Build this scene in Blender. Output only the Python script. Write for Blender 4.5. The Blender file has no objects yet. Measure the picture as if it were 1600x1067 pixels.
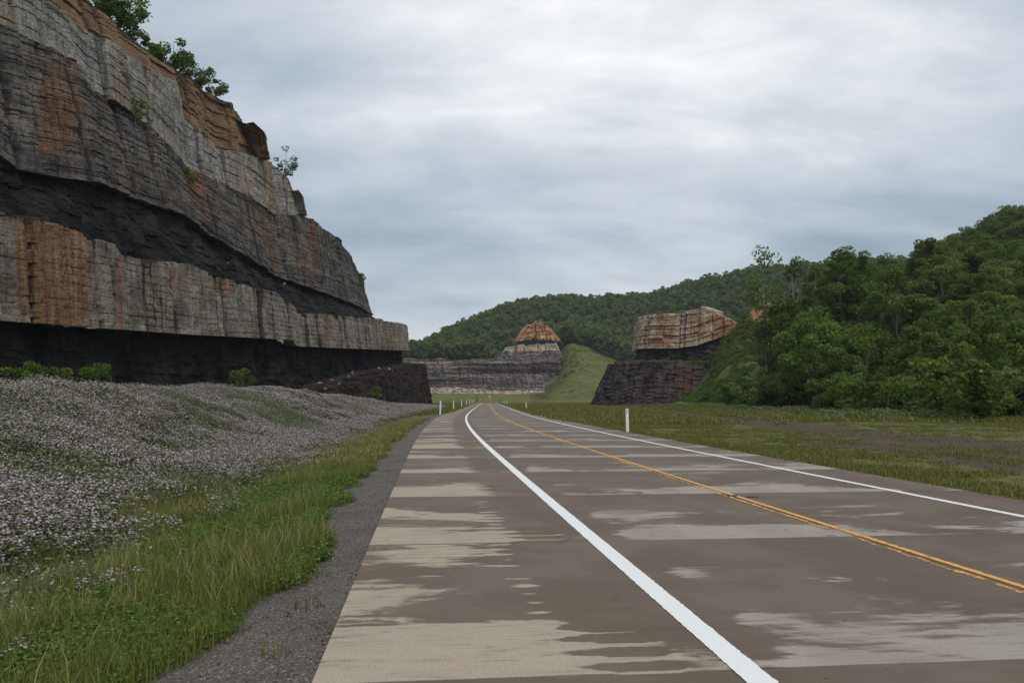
import bpy, math, random
import numpy as np
from mathutils import Vector

random.seed(7)
RNG = np.random.default_rng(7)
scene = bpy.context.scene
C = scene.collection

# ------------------------------------------------------------------ camera
CAM_H, F, PITCH = 1.7, 1250.0, math.atan(90.5 / 1250.0)
cam_d = bpy.data.cameras.new('camera')
cam = bpy.data.objects.new('camera', cam_d)
C.objects.link(cam)
cam.location = (0, 0, CAM_H)
cam.rotation_euler = (math.pi / 2 + PITCH, 0, 0)
cam_d.sensor_width = 36
cam_d.lens = 36 * F / 1600
cam_d.clip_start = 0.1
cam_d.clip_end = 12000
scene.camera = cam

# ------------------------------------------------------------------ sky, sun, exposure
SUN_EL, SUN_AZ = math.radians(56), math.radians(148)      # azimuth from +Y towards +X
world = bpy.data.worlds.new('World')
scene.world = world
world.use_nodes = True
wn, wl = world.node_tree.nodes, world.node_tree.links
wn.clear()


def node(nodes, typ, **kw):
    n = nodes.new(typ)
    for k, v in kw.items():
        if k.startswith('i_'):
            n.inputs[k[2:].replace('_', ' ')].default_value = v
        elif k[0] == '_':
            n.inputs[int(k[1:])].default_value = v
        else:
            setattr(n, k, v)
    return n


def build_sky():
    L = wl.new
    out = node(wn, 'ShaderNodeOutputWorld')
    bg = node(wn, 'ShaderNodeBackground')
    sky = node(wn, 'ShaderNodeTexSky', sky_type='NISHITA', sun_disc=False, sun_elevation=SUN_EL, sun_rotation=SUN_AZ,
               air_density=1.2, dust_density=2.0)
    skys = node(wn, 'ShaderNodeVectorMath', operation='SCALE', i_Scale=0.10)
    L(sky.outputs[0], skys.inputs[0])
    tc = node(wn, 'ShaderNodeTexCoord')
    sep = node(wn, 'ShaderNodeSeparateXYZ')
    L(tc.outputs['Generated'], sep.inputs[0])
    zc = node(wn, 'ShaderNodeMath', operation='MAXIMUM', _1=0.0)
    L(sep.outputs['Z'], zc.inputs[0])
    za = node(wn, 'ShaderNodeMath', operation='ADD', _1=0.32)
    L(zc.outputs[0], za.inputs[0])
    dx = node(wn, 'ShaderNodeMath', operation='DIVIDE')
    dy = node(wn, 'ShaderNodeMath', operation='DIVIDE')
    L(sep.outputs['X'], dx.inputs[0]); L(za.outputs[0], dx.inputs[1])
    L(sep.outputs['Y'], dy.inputs[0]); L(za.outputs[0], dy.inputs[1])
    comb = node(wn, 'ShaderNodeCombineXYZ')
    L(dx.outputs[0], comb.inputs[0]); L(dy.outputs[0], comb.inputs[1])

    def layer(scale, rot, loc, nscale, detail, rough, dist):
        m = node(wn, 'ShaderNodeMapping')
        m.inputs['Rotation'].default_value = (0, 0, rot)
        m.inputs['Scale'].default_value = scale
        m.inputs['Location'].default_value = loc
        L(comb.outputs[0], m.inputs[0])
        nz = node(wn, 'ShaderNodeTexNoise', i_Scale=nscale, i_Detail=detail, i_Roughness=rough, i_Distortion=dist)
        L(m.outputs[0], nz.inputs['Vector'])
        return nz.outputs[0]
    big = layer((0.6, 1.0, 1), math.radians(-28), (5.2, 2.7, 0), 1.5, 6, 0.52, 0.25)
    mid = layer((0.55, 1.0, 1), math.radians(-18), (7.1, 4.4, 0), 4.2, 8, 0.60, 0.25)
    a = node(wn, 'ShaderNodeMath', operation='MULTIPLY_ADD', _1=0.55, _2=-0.265); L(mid, a.inputs[0])
    s = node(wn, 'ShaderNodeMath', operation='MULTIPLY_ADD', _1=0.82); L(big, s.inputs[0]); L(a.outputs[0], s.inputs[2])
    # the cloud is thinnest, and whitest, high up along the valley
    sd = Vector((0.06, 0.80, 0.60)).normalized()
    dot = node(wn, 'ShaderNodeVectorMath', operation='DOT_PRODUCT'); dot.inputs[1].default_value = sd
    L(tc.outputs['Generated'], dot.inputs[0])
    gl0 = node(wn, 'ShaderNodeMapRange'); gl0.inputs[1].default_value = 0.74; gl0.inputs[2].default_value = 1.0
    L(dot.outputs['Value'], gl0.inputs[0])
    gl1 = node(wn, 'ShaderNodeMath', operation='POWER', _1=1.6); L(gl0.outputs[0], gl1.inputs[0])
    glow = node(wn, 'ShaderNodeMath', operation='MULTIPLY', _1=0.43); L(gl1.outputs[0], glow.inputs[0])
    s2 = node(wn, 'ShaderNodeMath', operation='ADD'); L(s.outputs[0], s2.inputs[0]); L(glow.outputs[0], s2.inputs[1])
    ramp = node(wn, 'ShaderNodeValToRGB')
    cr = ramp.color_ramp
    cr.elements[0].position = 0.18; cr.elements[0].color = (0.185, 0.245, 0.305, 1)
    cr.elements[1].position = 1.0; cr.elements[1].color = (1.05, 1.04, 1.02, 1)
    for p, c in ((0.32, (0.225, 0.285, 0.345, 1)), (0.43, (0.30, 0.362, 0.42, 1)), (0.54, (0.40, 0.452, 0.50, 1)), (0.68, (0.53, 0.565, 0.60, 1)), (0.82, (0.74, 0.75, 0.76, 1))):
        e = cr.elements.new(p); e.color = c
    L(s2.outputs[0], ramp.inputs[0])
    # paler air just over the horizon
    hz = node(wn, 'ShaderNodeMapRange', interpolation_type='SMOOTHSTEP'); hz.inputs[1].default_value = 0.0; hz.inputs[2].default_value = 0.16
    hz.inputs[3].default_value = 0.35; hz.inputs[4].default_value = 0.0
    L(sep.outputs['Z'], hz.inputs[0])
    m1 = node(wn, 'ShaderNodeMix', data_type='RGBA'); m1.inputs[7].default_value = (0.41, 0.445, 0.475, 1)
    L(hz.outputs[0], m1.inputs[0]); L(ramp.outputs[0], m1.inputs[6])
    # the clear-sky colour shows a little through the thinnest cloud
    m2 = node(wn, 'ShaderNodeMix', data_type='RGBA'); m2.inputs[0].default_value = 0.88
    L(skys.outputs[0], m2.inputs[6]); L(m1.outputs[2], m2.inputs[7])
    L(m2.outputs[2], bg.inputs[0])
    bg.inputs[1].default_value = 1.0
    L(bg.outputs[0], out.inputs[0])


build_sky()
sun_d = bpy.data.lights.new('sun', 'SUN')
sun_d.energy = 1.5
sun_d.angle = math.radians(40)
sun_d.color = (1.0, 0.96, 0.90)
sun = bpy.data.objects.new('sun', sun_d)
C.objects.link(sun)
sun.rotation_euler = Vector((-math.sin(SUN_AZ) * math.cos(SUN_EL), -math.cos(SUN_AZ) * math.cos(SUN_EL), -math.sin(SUN_EL))).to_track_quat('-Z', 'Y').to_euler()

scene.view_settings.view_transform = 'Standard'
scene.view_settings.look = 'None'
scene.view_settings.exposure = 0.42
scene.view_settings.gamma = 1.0
scene.view_settings.use_curve_mapping = False
scene.render.engine = 'CYCLES'
cy = scene.cycles
cy.use_denoising = True
cy.max_bounces = 5
cy.diffuse_bounces = 2
cy.glossy_bounces = 2
cy.transmission_bounces = 3
cy.transparent_max_bounces = 6
cy.sample_clamp_indirect = 4

# ------------------------------------------------------------------ projection between the photograph and the place
SP, CP = math.sin(PITCH), math.cos(PITCH)


def project(X, Y, Z):
    zz = Z - CAM_H
    fw = Y * CP + zz * SP
    up = -Y * SP + zz * CP
    fw = np.where(np.abs(fw) < 1e-3, 1e-3, fw)
    return 800 + F * X / fw, 533.5 - F * up / fw


def height_at(Y, py):
    """height of a point at distance Y that shows at picture row py"""
    u = (533.5 - np.asarray(py, float)) / F
    dy, dz = CP - u * SP, SP + u * CP
    return CAM_H + dz / dy * Y


def on_plane(px, py, z=0.0):
    u, c = (533.5 - py) / F, (px - 800) / F
    dx, dy, dz = c, CP - u * SP, SP + u * CP
    k = (z - CAM_H) / dz
    return dx * k, dy * k


def at(px, py, Y):
    u, c = (533.5 - py) / F, (px - 800) / F
    k = Y / (CP - u * SP)
    return c * k, Y, CAM_H + (SP + u * CP) * k


# ------------------------------------------------------------------ numeric noise
def hash2(i, j, seed=0):
    n = (i.astype(np.int64) * 374761393 + j.astype(np.int64) * 668265263 + seed * 974711) & 0x7fffffff
    n = ((n ^ (n >> 13)) * 1274126177) & 0x7fffffff
    n = (n ^ (n >> 16)) & 0xffffff
    return n / float(0xffffff)


def vnoise(x, y, seed=0):
    x = np.asarray(x, float); y = np.asarray(y, float)
    i, j = np.floor(x), np.floor(y)
    fx, fy = x - i, y - j
    fx = fx * fx * (3 - 2 * fx); fy = fy * fy * (3 - 2 * fy)
    a, b = hash2(i, j, seed), hash2(i + 1, j, seed)
    c, d = hash2(i, j + 1, seed), hash2(i + 1, j + 1, seed)
    return (a * (1 - fx) + b * fx) * (1 - fy) + (c * (1 - fx) + d * fx) * fy


def fbm(x, y, seed=0, oct=4, gain=0.5):
    s, amp, tot = 0.0, 1.0, 0.0
    for k in range(oct):
        s = s + amp * vnoise(np.asarray(x) * 2 ** k, np.asarray(y) * 2 ** k, seed + k * 17)
        tot += amp
        amp *= gain
    return s / tot


def sstep(a, b, x):
    k = np.clip((np.asarray(x, float) - a) / (b - a), 0, 1)
    return k * k * (3 - 2 * k)


# ------------------------------------------------------------------ object helpers
def mesh_from(name, verts, faces, mat=None, smooth=False, attrs=None):
    me = bpy.data.meshes.new(name)
    verts = np.asarray(verts, np.float32)
    faces = np.asarray(faces, np.int32)
    me.vertices.add(len(verts))
    me.vertices.foreach_set('co', verts.ravel())
    if len(faces):
        k = faces.shape[1]
        me.loops.add(faces.size)
        me.loops.foreach_set('vertex_index', faces.ravel())
        me.polygons.add(len(faces))
        me.polygons.foreach_set('loop_start', np.arange(0, faces.size, k, dtype=np.int32))
        me.polygons.foreach_set('use_smooth', np.full(len(faces), bool(smooth)))
    me.update(calc_edges=True)
    for nm, (typ, dat) in (attrs or {}).items():
        a = me.attributes.new(nm, typ, 'POINT')
        a.data.foreach_set('vector' if typ == 'FLOAT_VECTOR' else 'value', np.asarray(dat).astype(np.int32 if typ == 'INT' else np.float32).ravel())
    me.validate()
    if mat is not None:
        me.materials.append(mat)
    return me


def link(name, data, parent=None, loc=None):
    o = bpy.data.objects.new(name, data)
    C.objects.link(o)
    if parent is not None:
        o.parent = parent
    if loc is not None:
        o.location = loc
    return o


def tag(o, label=None, cat=None, group=None, kind=None):
    for k, v in (('label', label), ('category', cat), ('group', group), ('kind', kind)):
        if v:
            o[k] = v
    return o


def grid_faces(n, m, off=0):
    i, j = np.meshgrid(np.arange(n - 1), np.arange(m - 1), indexing='ij')
    a = (i * m + j).ravel() + off
    return np.stack([a, a + m, a + m + 1, a + 1], 1)


def tubes(segs, sides=6):
    """tapered tubes: list of (points, radii)"""
    V, Fc = [], []
    off = 0
    for pts, rad in segs:
        pts = np.asarray(pts, float)
        n = len(pts)
        for k in range(n):
            d = pts[min(k + 1, n - 1)] - pts[max(k - 1, 0)]
            d /= max(np.linalg.norm(d), 1e-9)
            u = np.cross(d, (0.3, 0.9, 0.1)); u /= max(np.linalg.norm(u), 1e-9)
            w = np.cross(d, u)
            for q in range(sides):
                an = 2 * math.pi * q / sides
                V.append(pts[k] + rad[k] * (math.cos(an) * u + math.sin(an) * w))
        for k in range(n - 1):
            for q in range(sides):
                a, b = off + k * sides + q, off + k * sides + (q + 1) % sides
                Fc.append((a, b, b + sides, a + sides))
        off += n * sides
    return V, Fc


# ------------------------------------------------------------------ materials
def new_mat(name):
    m = bpy.data.materials.new(name)
    m.use_nodes = True
    nt = m.node_tree
    bs = nt.nodes['Principled BSDF']
    return m, nt.nodes, nt.links.new, bs


def mixc(n, L, fac, a, b, blend='MIX'):
    x = node(n, 'ShaderNodeMix', data_type='RGBA', blend_type=blend)
    for sock, v in ((x.inputs[0], fac), (x.inputs[6], a), (x.inputs[7], b)):
        if isinstance(v, (int, float)):
            sock.default_value = v
        elif isinstance(v, tuple):
            sock.default_value = v if len(v) == 4 else (*v, 1)
        else:
            L(v, sock)
    return x.outputs[2]


def mth(n, L, op, a, b=None, c=None, clamp=False):
    x = node(n, 'ShaderNodeMath', operation=op, use_clamp=clamp)
    for i, v in enumerate((a, b, c)):
        if v is None:
            continue
        if isinstance(v, (int, float)):
            x.inputs[i].default_value = v
        else:
            L(v, x.inputs[i])
    return x.outputs[0]


def mrange(n, L, v, a, b, c=0.0, d=1.0, smooth=True):
    x = node(n, 'ShaderNodeMapRange', interpolation_type='SMOOTHSTEP' if smooth else 'LINEAR')
    x.inputs[1].default_value = a; x.inputs[2].default_value = b
    x.inputs[3].default_value = c; x.inputs[4].default_value = d
    L(v, x.inputs[0])
    return x.outputs[0]


def noise(n, L, vec, scale, detail=4, rough=0.55, dist=0.0, map_scale=None, map_rot=None, loc=None):
    if map_scale or map_rot or loc:
        mp = node(n, 'ShaderNodeMapping')
        mp.inputs['Scale'].default_value = map_scale or (1, 1, 1)
        mp.inputs['Rotation'].default_value = map_rot or (0, 0, 0)
        mp.inputs['Location'].default_value = loc or (0, 0, 0)
        L(vec, mp.inputs[0]); vec = mp.outputs[0]
    x = node(n, 'ShaderNodeTexNoise', i_Scale=scale, i_Detail=detail, i_Roughness=rough, i_Distortion=dist)
    L(vec, x.inputs['Vector'])
    return x.outputs[0]


def attr(n, name):
    return node(n, 'ShaderNodeAttribute', attribute_name=name)


def bump(n, L, bs, h, strength, dist):
    b = node(n, 'ShaderNodeBump', i_Strength=strength, i_Distance=dist)
    L(h, b.inputs['Height']); L(b.outputs[0], bs.inputs['Normal'])


def rock_material(name, c1, c2, rustc, stainc, band=0.35, lam=2.2, rough=0.9, strata=0.0, sfreq=0.75, massive=False):
    m, n, L, bs = new_mat(name)
    geo = node(n, 'ShaderNodeNewGeometry').outputs['Position']
    n1 = noise(n, L, geo, 0.35, 6, 0.6)
    lay = attr(n, 'lay').outputs['Vector']
    n2 = noise(n, L, lay, 1.0, 5, 0.6, map_scale=(0.25, 0.25, lam))      # thin flat beds
    n3 = noise(n, L, geo, 3.5, 5, 0.65)
    c = mixc(n, L, mrange(n, L, n1, 0.32, 0.68), c1, c2)
    c = mixc(n, L, mth(n, L, 'MULTIPLY', mrange(n, L, n2, 0.50, 0.72), band), c, tuple(v * 0.35 for v in c1))
    c = mixc(n, L, mth(n, L, 'MULTIPLY', mrange(n, L, n3, 0.55, 0.75), 0.35), c, tuple(min(1, v * 1.35) for v in c2))
    ru = attr(n, 'rust').outputs['Fac']
    rn = noise(n, L, geo, 1.3, 6, 0.65, map_scale=(1, 1, 0.5))
    rn2 = noise(n, L, geo, 5.5, 5, 0.7, map_scale=(1, 1, 0.7))
    rf = mrange(n, L, mth(n, L, 'ADD', mth(n, L, 'ADD', ru, mth(n, L, 'MULTIPLY_ADD', rn, 1.5, -0.75)), mth(n, L, 'MULTIPLY_ADD', rn2, 0.7, -0.35)), 0.15, 0.80)
    rc = mixc(n, L, noise(n, L, geo, 2.1, 5, 0.7, map_scale=(1, 1, 2)), tuple(v * 0.40 for v in rustc), tuple(min(1, v * 1.25) for v in rustc))
    c = mixc(n, L, mth(n, L, 'MULTIPLY', rf, 0.85), c, rc)
    st = attr(n, 'stain').outputs['Fac']
    sn = noise(n, L, geo, 1.8, 4, 0.6, map_scale=(1.3, 1.3, 0.12))
    sf = mrange(n, L, mth(n, L, 'ADD', st, mth(n, L, 'MULTIPLY_ADD', sn, 0.9, -0.45)), 0.25, 0.85)
    c = mixc(n, L, mth(n, L, 'MULTIPLY', sf, 0.85), c, stainc)
    L(c, bs.inputs['Base Color'])
    bs.inputs['Roughness'].default_value = rough
    bs.inputs['Specular IOR Level'].default_value = 0.05 if sum(c2) < 0.4 else 0.2
    if strata:
        sz = noise(n, L, lay, 1.0, 4, 0.7, map_scale=(0.012, 0.012, sfreq))
        c = mixc(n, L, mth(n, L, 'MULTIPLY', mrange(n, L, sz, 0.50, 0.56), strata), c, tuple(v * 0.4 for v in c1))
        c = mixc(n, L, mth(n, L, 'MULTIPLY', mrange(n, L, sz, 0.42, 0.36), strata), c, tuple(min(1, v * 1.5) for v in c2))
    n4 = noise(n, L, lay, 8.0, 4, 0.7, map_scale=(0.7, 0.7, 0.8) if massive else (0.4, 0.4, 1.8))
    if massive:
        nv = noise(n, L, geo, 1.0, 5, 0.65, map_scale=(2.2, 2.2, 0.10))
        c = mixc(n, L, mth(n, L, 'MULTIPLY', mrange(n, L, nv, 0.50, 0.66), 0.6), c, tuple(v * 0.3 for v in c1))
        c = mixc(n, L, mth(n, L, 'MULTIPLY', mrange(n, L, nv, 0.45, 0.34), 0.3), c, tuple(min(1, v * 1.25) for v in c2))
    c = mixc(n, L, mth(n, L, 'MULTIPLY', mrange(n, L, n4, 0.54, 0.66), 0.55), c, tuple(v * 0.3 for v in c1))
    L(c, bs.inputs['Base Color'])
    h = mth(n, L, 'ADD', mth(n, L, 'ADD', mth(n, L, 'MULTIPLY', n2, 0.8), n3), mth(n, L, 'MULTIPLY', n4, 0.5))
    bump(n, L, bs, h, 1.0, 0.30)
    return m


M = {}
M['sand'] = rock_material('grey_sandstone', (0.135, 0.119, 0.098), (0.315, 0.28, 0.232), (0.27, 0.125, 0.052), (0.022, 0.020, 0.018), band=0.15, lam=2.0, strata=0.06, sfreq=1.0, massive=True)
M['sand_pale'] = rock_material('pale_sandstone', (0.195, 0.183, 0.160), (0.36, 0.342, 0.303), (0.36, 0.21, 0.10), (0.085, 0.08, 0.07), band=0.15, strata=0.10, sfreq=0.5, massive=True)
M['sand_brown'] = rock_material('brown_sandstone', (0.19, 0.115, 0.066), (0.32, 0.195, 0.112), (0.36, 0.16, 0.06), (0.07, 0.05, 0.035), band=0.5, lam=3, strata=0.35, sfreq=1.2)
M['sand_dark'] = rock_material('siltstone', (0.062, 0.056, 0.050), (0.185, 0.168, 0.145), (0.25, 0.115, 0.05), (0.030, 0.028, 0.027), band=0.45, lam=2.4, strata=0.35, sfreq=0.9, massive=True)
M['shale'] = rock_material('black_shale', (0.010, 0.010, 0.011), (0.040, 0.037, 0.036), (0.05, 0.036, 0.028), (0.007, 0.007, 0.008), band=0.6, lam=3.2, rough=0.85)
M['shale_brown'] = rock_material('brown_black_shale', (0.034, 0.027, 0.024), (0.120, 0.096, 0.086), (0.16, 0.08, 0.05), (0.012, 0.011, 0.011), band=0.5, lam=3, rough=0.85)
M['shale_bench'] = rock_material('dark_brown_shale', (0.016, 0.012, 0.011), (0.055, 0.043, 0.038), (0.10, 0.06, 0.04), (0.008, 0.008, 0.008), band=0.5, lam=3, rough=0.85)
M['shale_grey'] = rock_material('banded_grey_shale', (0.10, 0.082, 0.076), (0.215, 0.18, 0.165), (0.34, 0.14, 0.075), (0.045, 0.04, 0.042), band=0.5, lam=0.9, strata=0.9, sfreq=0.5)
M['orange_rock'] = rock_material('orange_sandstone', (0.46, 0.23, 0.10), (0.60, 0.37, 0.20), (0.42, 0.15, 0.055), (0.14, 0.09, 0.06), band=0.4, lam=0.8, strata=0.45)
M['right_rock'] = rock_material('weathered_sandstone', (0.42, 0.32, 0.225), (0.62, 0.53, 0.42), (0.46, 0.19, 0.065), (0.10, 0.075, 0.055), band=0.4, lam=1.8, strata=0.3, sfreq=0.9)


def concrete_material():
    m, n, L, bs = new_mat('concrete_pavement')
    st = attr(n, 'st').outputs['Vector']
    sep = node(n, 'ShaderNodeSeparateXYZ'); L(st, sep.inputs[0])
    s, t = sep.outputs[0], sep.outputs[1]
    fr = mth(n, L, 'FRACT', mth(n, L, 'DIVIDE', mth(n, L, 'ADD', s, 46.0 - 0.6), 4.6))
    near = mth(n, L, 'POWER', mth(n, L, 'SUBTRACT', 1.0, fr), 2.2)                      # dries first just past each joint
    n1 = noise(n, L, st, 0.55, 6, 0.62, 0.5, map_scale=(1.25, 0.62, 1))
    n2 = noise(n, L, st, 1.0, 3, 0.6, 0, map_scale=(9.0, 1.1, 1))                       # tined, streaky drying
    n3 = noise(n, L, st, 0.12, 2, 0.5)
    shoulder = mth(n, L, 'MULTIPLY', mrange(n, L, t, -0.85, -1.25), 0.06)
    rumble = mth(n, L, 'MULTIPLY', mth(n, L, 'MULTIPLY', mrange(n, L, t, -1.15, -0.8), mrange(n, L, t, 0.55, 0.15)), -0.24)
    lanes = mth(n, L, 'MULTIPLY', mrange(n, L, t, 0.1, 0.6), -0.035)
    saw = mth(n, L, 'MULTIPLY', mth(n, L, 'MULTIPLY', mth(n, L, 'SINE', mth(n, L, 'MULTIPLY', s, 2 * math.pi / 0.30)), 0.16),
              mth(n, L, 'MULTIPLY', mrange(n, L, t, -1.5, -1.0), mrange(n, L, t, -0.2, -0.6)))
    d = mth(n, L, 'ADD', mth(n, L, 'MULTIPLY_ADD', n1, 1.35, -0.24), mth(n, L, 'MULTIPLY', near, 0.42))
    d = mth(n, L, 'ADD', d, mth(n, L, 'MULTIPLY_ADD', n2, 0.34, -0.17))
    d = mth(n, L, 'ADD', d, mth(n, L, 'MULTIPLY_ADD', n3, 0.3, -0.15))
    for x in (shoulder, rumble, lanes, saw):
        d = mth(n, L, 'ADD', d, x)
    fine = noise(n, L, st, 1.0, 4, 0.7, map_scale=(30, 7, 1))
    soft = noise(n, L, st, 0.8, 2, 0.5, loc=(3, 7, 0))
    lo_e = mth(n, L, 'MULTIPLY_ADD', soft, -0.10, 0.68)
    d = mth(n, L, 'ADD', d, mth(n, L, 'MULTIPLY_ADD', fine, 0.14, -0.07))
    dry = mth(n, L, 'SMOOTH_MIN', mth(n, L, 'SMOOTH_MAX', mth(n, L, 'DIVIDE', mth(n, L, 'SUBTRACT', d, lo_e), mth(n, L, 'SUBTRACT', 0.70, lo_e)), 0.0, 0.02), 1.0, 0.02)
    dry = mth(n, L, 'ADD', dry, 0.0, clamp=True)
    g1 = noise(n, L, st, 60, 3, 0.7)
    g2 = noise(n, L, st, 1.6, 5, 0.6, map_scale=(3.0, 0.8, 1))
    dc = mixc(n, L, g2, (0.35, 0.29, 0.222), (0.46, 0.39, 0.302))
    dc = mixc(n, L, mrange(n, L, t, -0.6, 0.4), dc, mixc(n, L, 0.7, dc, (0.345, 0.312, 0.278)))
    wc = mixc(n, L, g2, (0.106, 0.077, 0.054), (0.148, 0.110, 0.080))
    c = mixc(n, L, dry, wc, dc)
    c = mixc(n, L, mth(n, L, 'MULTIPLY', mrange(n, L, g1, 0.42, 0.70), 0.35), c, tuple([0.09, 0.08, 0.07]))
    # dark flecks and streaks left by tyres
    g3 = noise(n, L, st, 2.2, 6, 0.7, map_scale=(2.8, 0.9, 1), loc=(4, 9, 0))
    c = mixc(n, L, mth(n, L, 'MULTIPLY', mrange(n, L, g3, 0.60, 0.72), 0.5), c, (0.14, 0.115, 0.095))
    g4 = noise(n, L, st, 1.0, 5, 0.65, map_scale=(14, 2.2, 1), loc=(2, 5, 0))
    c = mixc(n, L, mth(n, L, 'MULTIPLY', mrange(n, L, g4, 0.50, 0.68), 0.38), c, (0.15, 0.118, 0.09))
    g5 = noise(n, L, st, 0.7, 4, 0.6, loc=(8, 1, 0))
    c = mixc(n, L, mth(n, L, 'MULTIPLY', mrange(n, L, g5, 0.4, 0.65), 0.22), c, (0.26, 0.22, 0.18))
    wheel = None
    for tc in (0.85, 2.45, 4.15, 5.75):
        x = mth(n, L, 'ABSOLUTE', mth(n, L, 'SUBTRACT', t, tc))
        w = mrange(n, L, x, 0.55, 0.1)
        wheel = w if wheel is None else mth(n, L, 'MAXIMUM', wheel, w)
    c = mixc(n, L, mth(n, L, 'MULTIPLY', wheel, 0.14), c, (0.11, 0.09, 0.075))
    vor = node(n, 'ShaderNodeTexVoronoi', i_Scale=2.3); L(st, vor.inputs['Vector'])
    c = mixc(n, L, mth(n, L, 'MULTIPLY', mrange(n, L, vor.outputs['Distance'], 0.07, 0.03), 0.7), c, (0.06, 0.05, 0.04))
    L(c, bs.inputs['Base Color'])
    L(mrange(n, L, dry, 0, 1, 0.55, 0.85), bs.inputs['Roughness'])
    bs.inputs['Specular IOR Level'].default_value = 0.05
    tine = noise(n, L, st, 1.0, 2, 0.5, map_scale=(45, 1.5, 1))
    bump(n, L, bs, mth(n, L, 'ADD', mth(n, L, 'MULTIPLY', tine, 0.7), g1), 0.35, 0.006)
    return m


def gravel_material(name, c1, c2, c3):
    m, n, L, bs = new_mat(name)
    geo = node(n, 'ShaderNodeNewGeometry').outputs['Position']
    v = node(n, 'ShaderNodeTexVoronoi', i_Scale=60.0); L(geo, v.inputs['Vector'])
    v2 = node(n, 'ShaderNodeTexVoronoi', i_Scale=75.0); L(geo, v2.inputs['Vector'])
    w = node(n, 'ShaderNodeSeparateXYZ'); L(v.outputs['Color'], w.inputs[0])
    w2 = node(n, 'ShaderNodeSeparateXYZ'); L(v2.outputs['Color'], w2.inputs[0])
    c = mixc(n, L, w.outputs[0], c1, c2)
    c = mixc(n, L, mth(n, L, 'MULTIPLY', mrange(n, L, w2.outputs[1], 0.82, 0.95), 0.8), c, c3)
    nz = noise(n, L, geo, 0.9, 5, 0.6)
    c = mixc(n, L, mth(n, L, 'MULTIPLY', mrange(n, L, nz, 0.45, 0.7), 0.45), c, tuple(x * 0.5 for x in c1))
    L(c, bs.inputs['Base Color'])
    bs.inputs['Roughness'].default_value = 0.85
    bump(n, L, bs, mth(n, L, 'SUBTRACT', 1.0, v.outputs['Distance']), 0.9, 0.03)
    return m


def ground_material():
    m, n, L, bs = new_mat('grassy_soil')
    geo = node(n, 'ShaderNodeNewGeometry').outputs['Position']
    n1 = noise(n, L, geo, 0.12, 5, 0.6)
    n2 = noise(n, L, geo, 1.4, 6, 0.65)
    n3 = noise(n, L, geo, 14.0, 4, 0.7)
    c = mixc(n, L, mrange(n, L, n1, 0.35, 0.65), (0.095, 0.120, 0.034), (0.165, 0.150, 0.052))
    c = mixc(n, L, mth(n, L, 'MULTIPLY', mrange(n, L, n2, 0.45, 0.65), 0.6), c, (0.045, 0.060, 0.020))
    c = mixc(n, L, mth(n, L, 'MULTIPLY', n3, 0.6), c, (0.13, 0.135, 0.055))
    gr = attr(n, 'gravel').outputs['Fac']
    gf = mrange(n, L, mth(n, L, 'ADD', gr, mth(n, L, 'MULTIPLY_ADD', n2, 1.1, -0.55)), 0.40, 0.62)
    gc = mixc(n, L, n3, (0.060, 0.043, 0.034), (0.125, 0.093, 0.074))
    c = mixc(n, L, gf, c, gc)
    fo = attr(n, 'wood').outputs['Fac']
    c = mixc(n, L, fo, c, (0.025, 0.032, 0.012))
    bare = attr(n, 'bare').outputs['Fac']
    bf = mrange(n, L, mth(n, L, 'ADD', bare, mth(n, L, 'MULTIPLY_ADD', noise(n, L, geo, 0.3, 5, 0.65), 1.2, -0.6)), 0.4, 0.6)
    c = mixc(n, L, bf, c, mixc(n, L, n2, (0.26, 0.11, 0.05), (0.40, 0.21, 0.11)))
    L(c, bs.inputs['Base Color'])
    bs.inputs['Roughness'].default_value = 0.95
    bs.inputs['Specular IOR Level'].default_value = 0.1
    bump(n, L, bs, mth(n, L, 'ADD', n2, n3), 0.7, 0.08)
    return m


def leaf_material(name, c1, c2, trans=0.35, hue=0.03, per_object=0.6):
    m, n, L, bs = new_mat(name)
    oi = node(n, 'ShaderNodeObjectInfo').outputs['Random']
    sh = attr(n, 'shade').outputs['Fac']
    fac = mth(n, L, 'ADD', mth(n, L, 'MULTIPLY', oi, per_object), mth(n, L, 'MULTIPLY', sh, 1 - per_object))
    c = mixc(n, L, fac, c1, c2)
    hs = node(n, 'ShaderNodeHueSaturation')
    r2 = mth(n, L, 'FRACT', mth(n, L, 'MULTIPLY', oi, 7.31))
    L(mth(n, L, 'MULTIPLY_ADD', r2, hue * 2, 0.5 - hue), hs.inputs['Hue'])
    L(mth(n, L, 'MULTIPLY_ADD', sh, 0.9, 0.55), hs.inputs['Value'])
    L(c, hs.inputs['Color'])
    L(hs.outputs[0], bs.inputs['Base Color'])
    bs.inputs['Roughness'].default_value = 0.75
    bs.inputs['Specular IOR Level'].default_value = 0.12
    tr = node(n, 'ShaderNodeBsdfTranslucent'); L(hs.outputs[0], tr.inputs[0])
    mx = node(n, 'ShaderNodeMixShader', _0=trans)
    L(bs.outputs[0], mx.inputs[1]); L(tr.outputs[0], mx.inputs[2])
    L(mx.outputs[0], n['Material Output'].inputs[0])
    return m


def plain(name, col, rough=0.6, var=0.15, scale=8.0):
    m, n, L, bs = new_mat(name)
    geo = node(n, 'ShaderNodeTexCoord').outputs['Object']
    nz = noise(n, L, geo, scale, 4, 0.6)
    L(mixc(n, L, nz, tuple(v * (1 - var) for v in col), tuple(min(1, v * (1 + var)) for v in col)), bs.inputs['Base Color'])
    bs.inputs['Roughness'].default_value = rough
    return m


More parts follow.
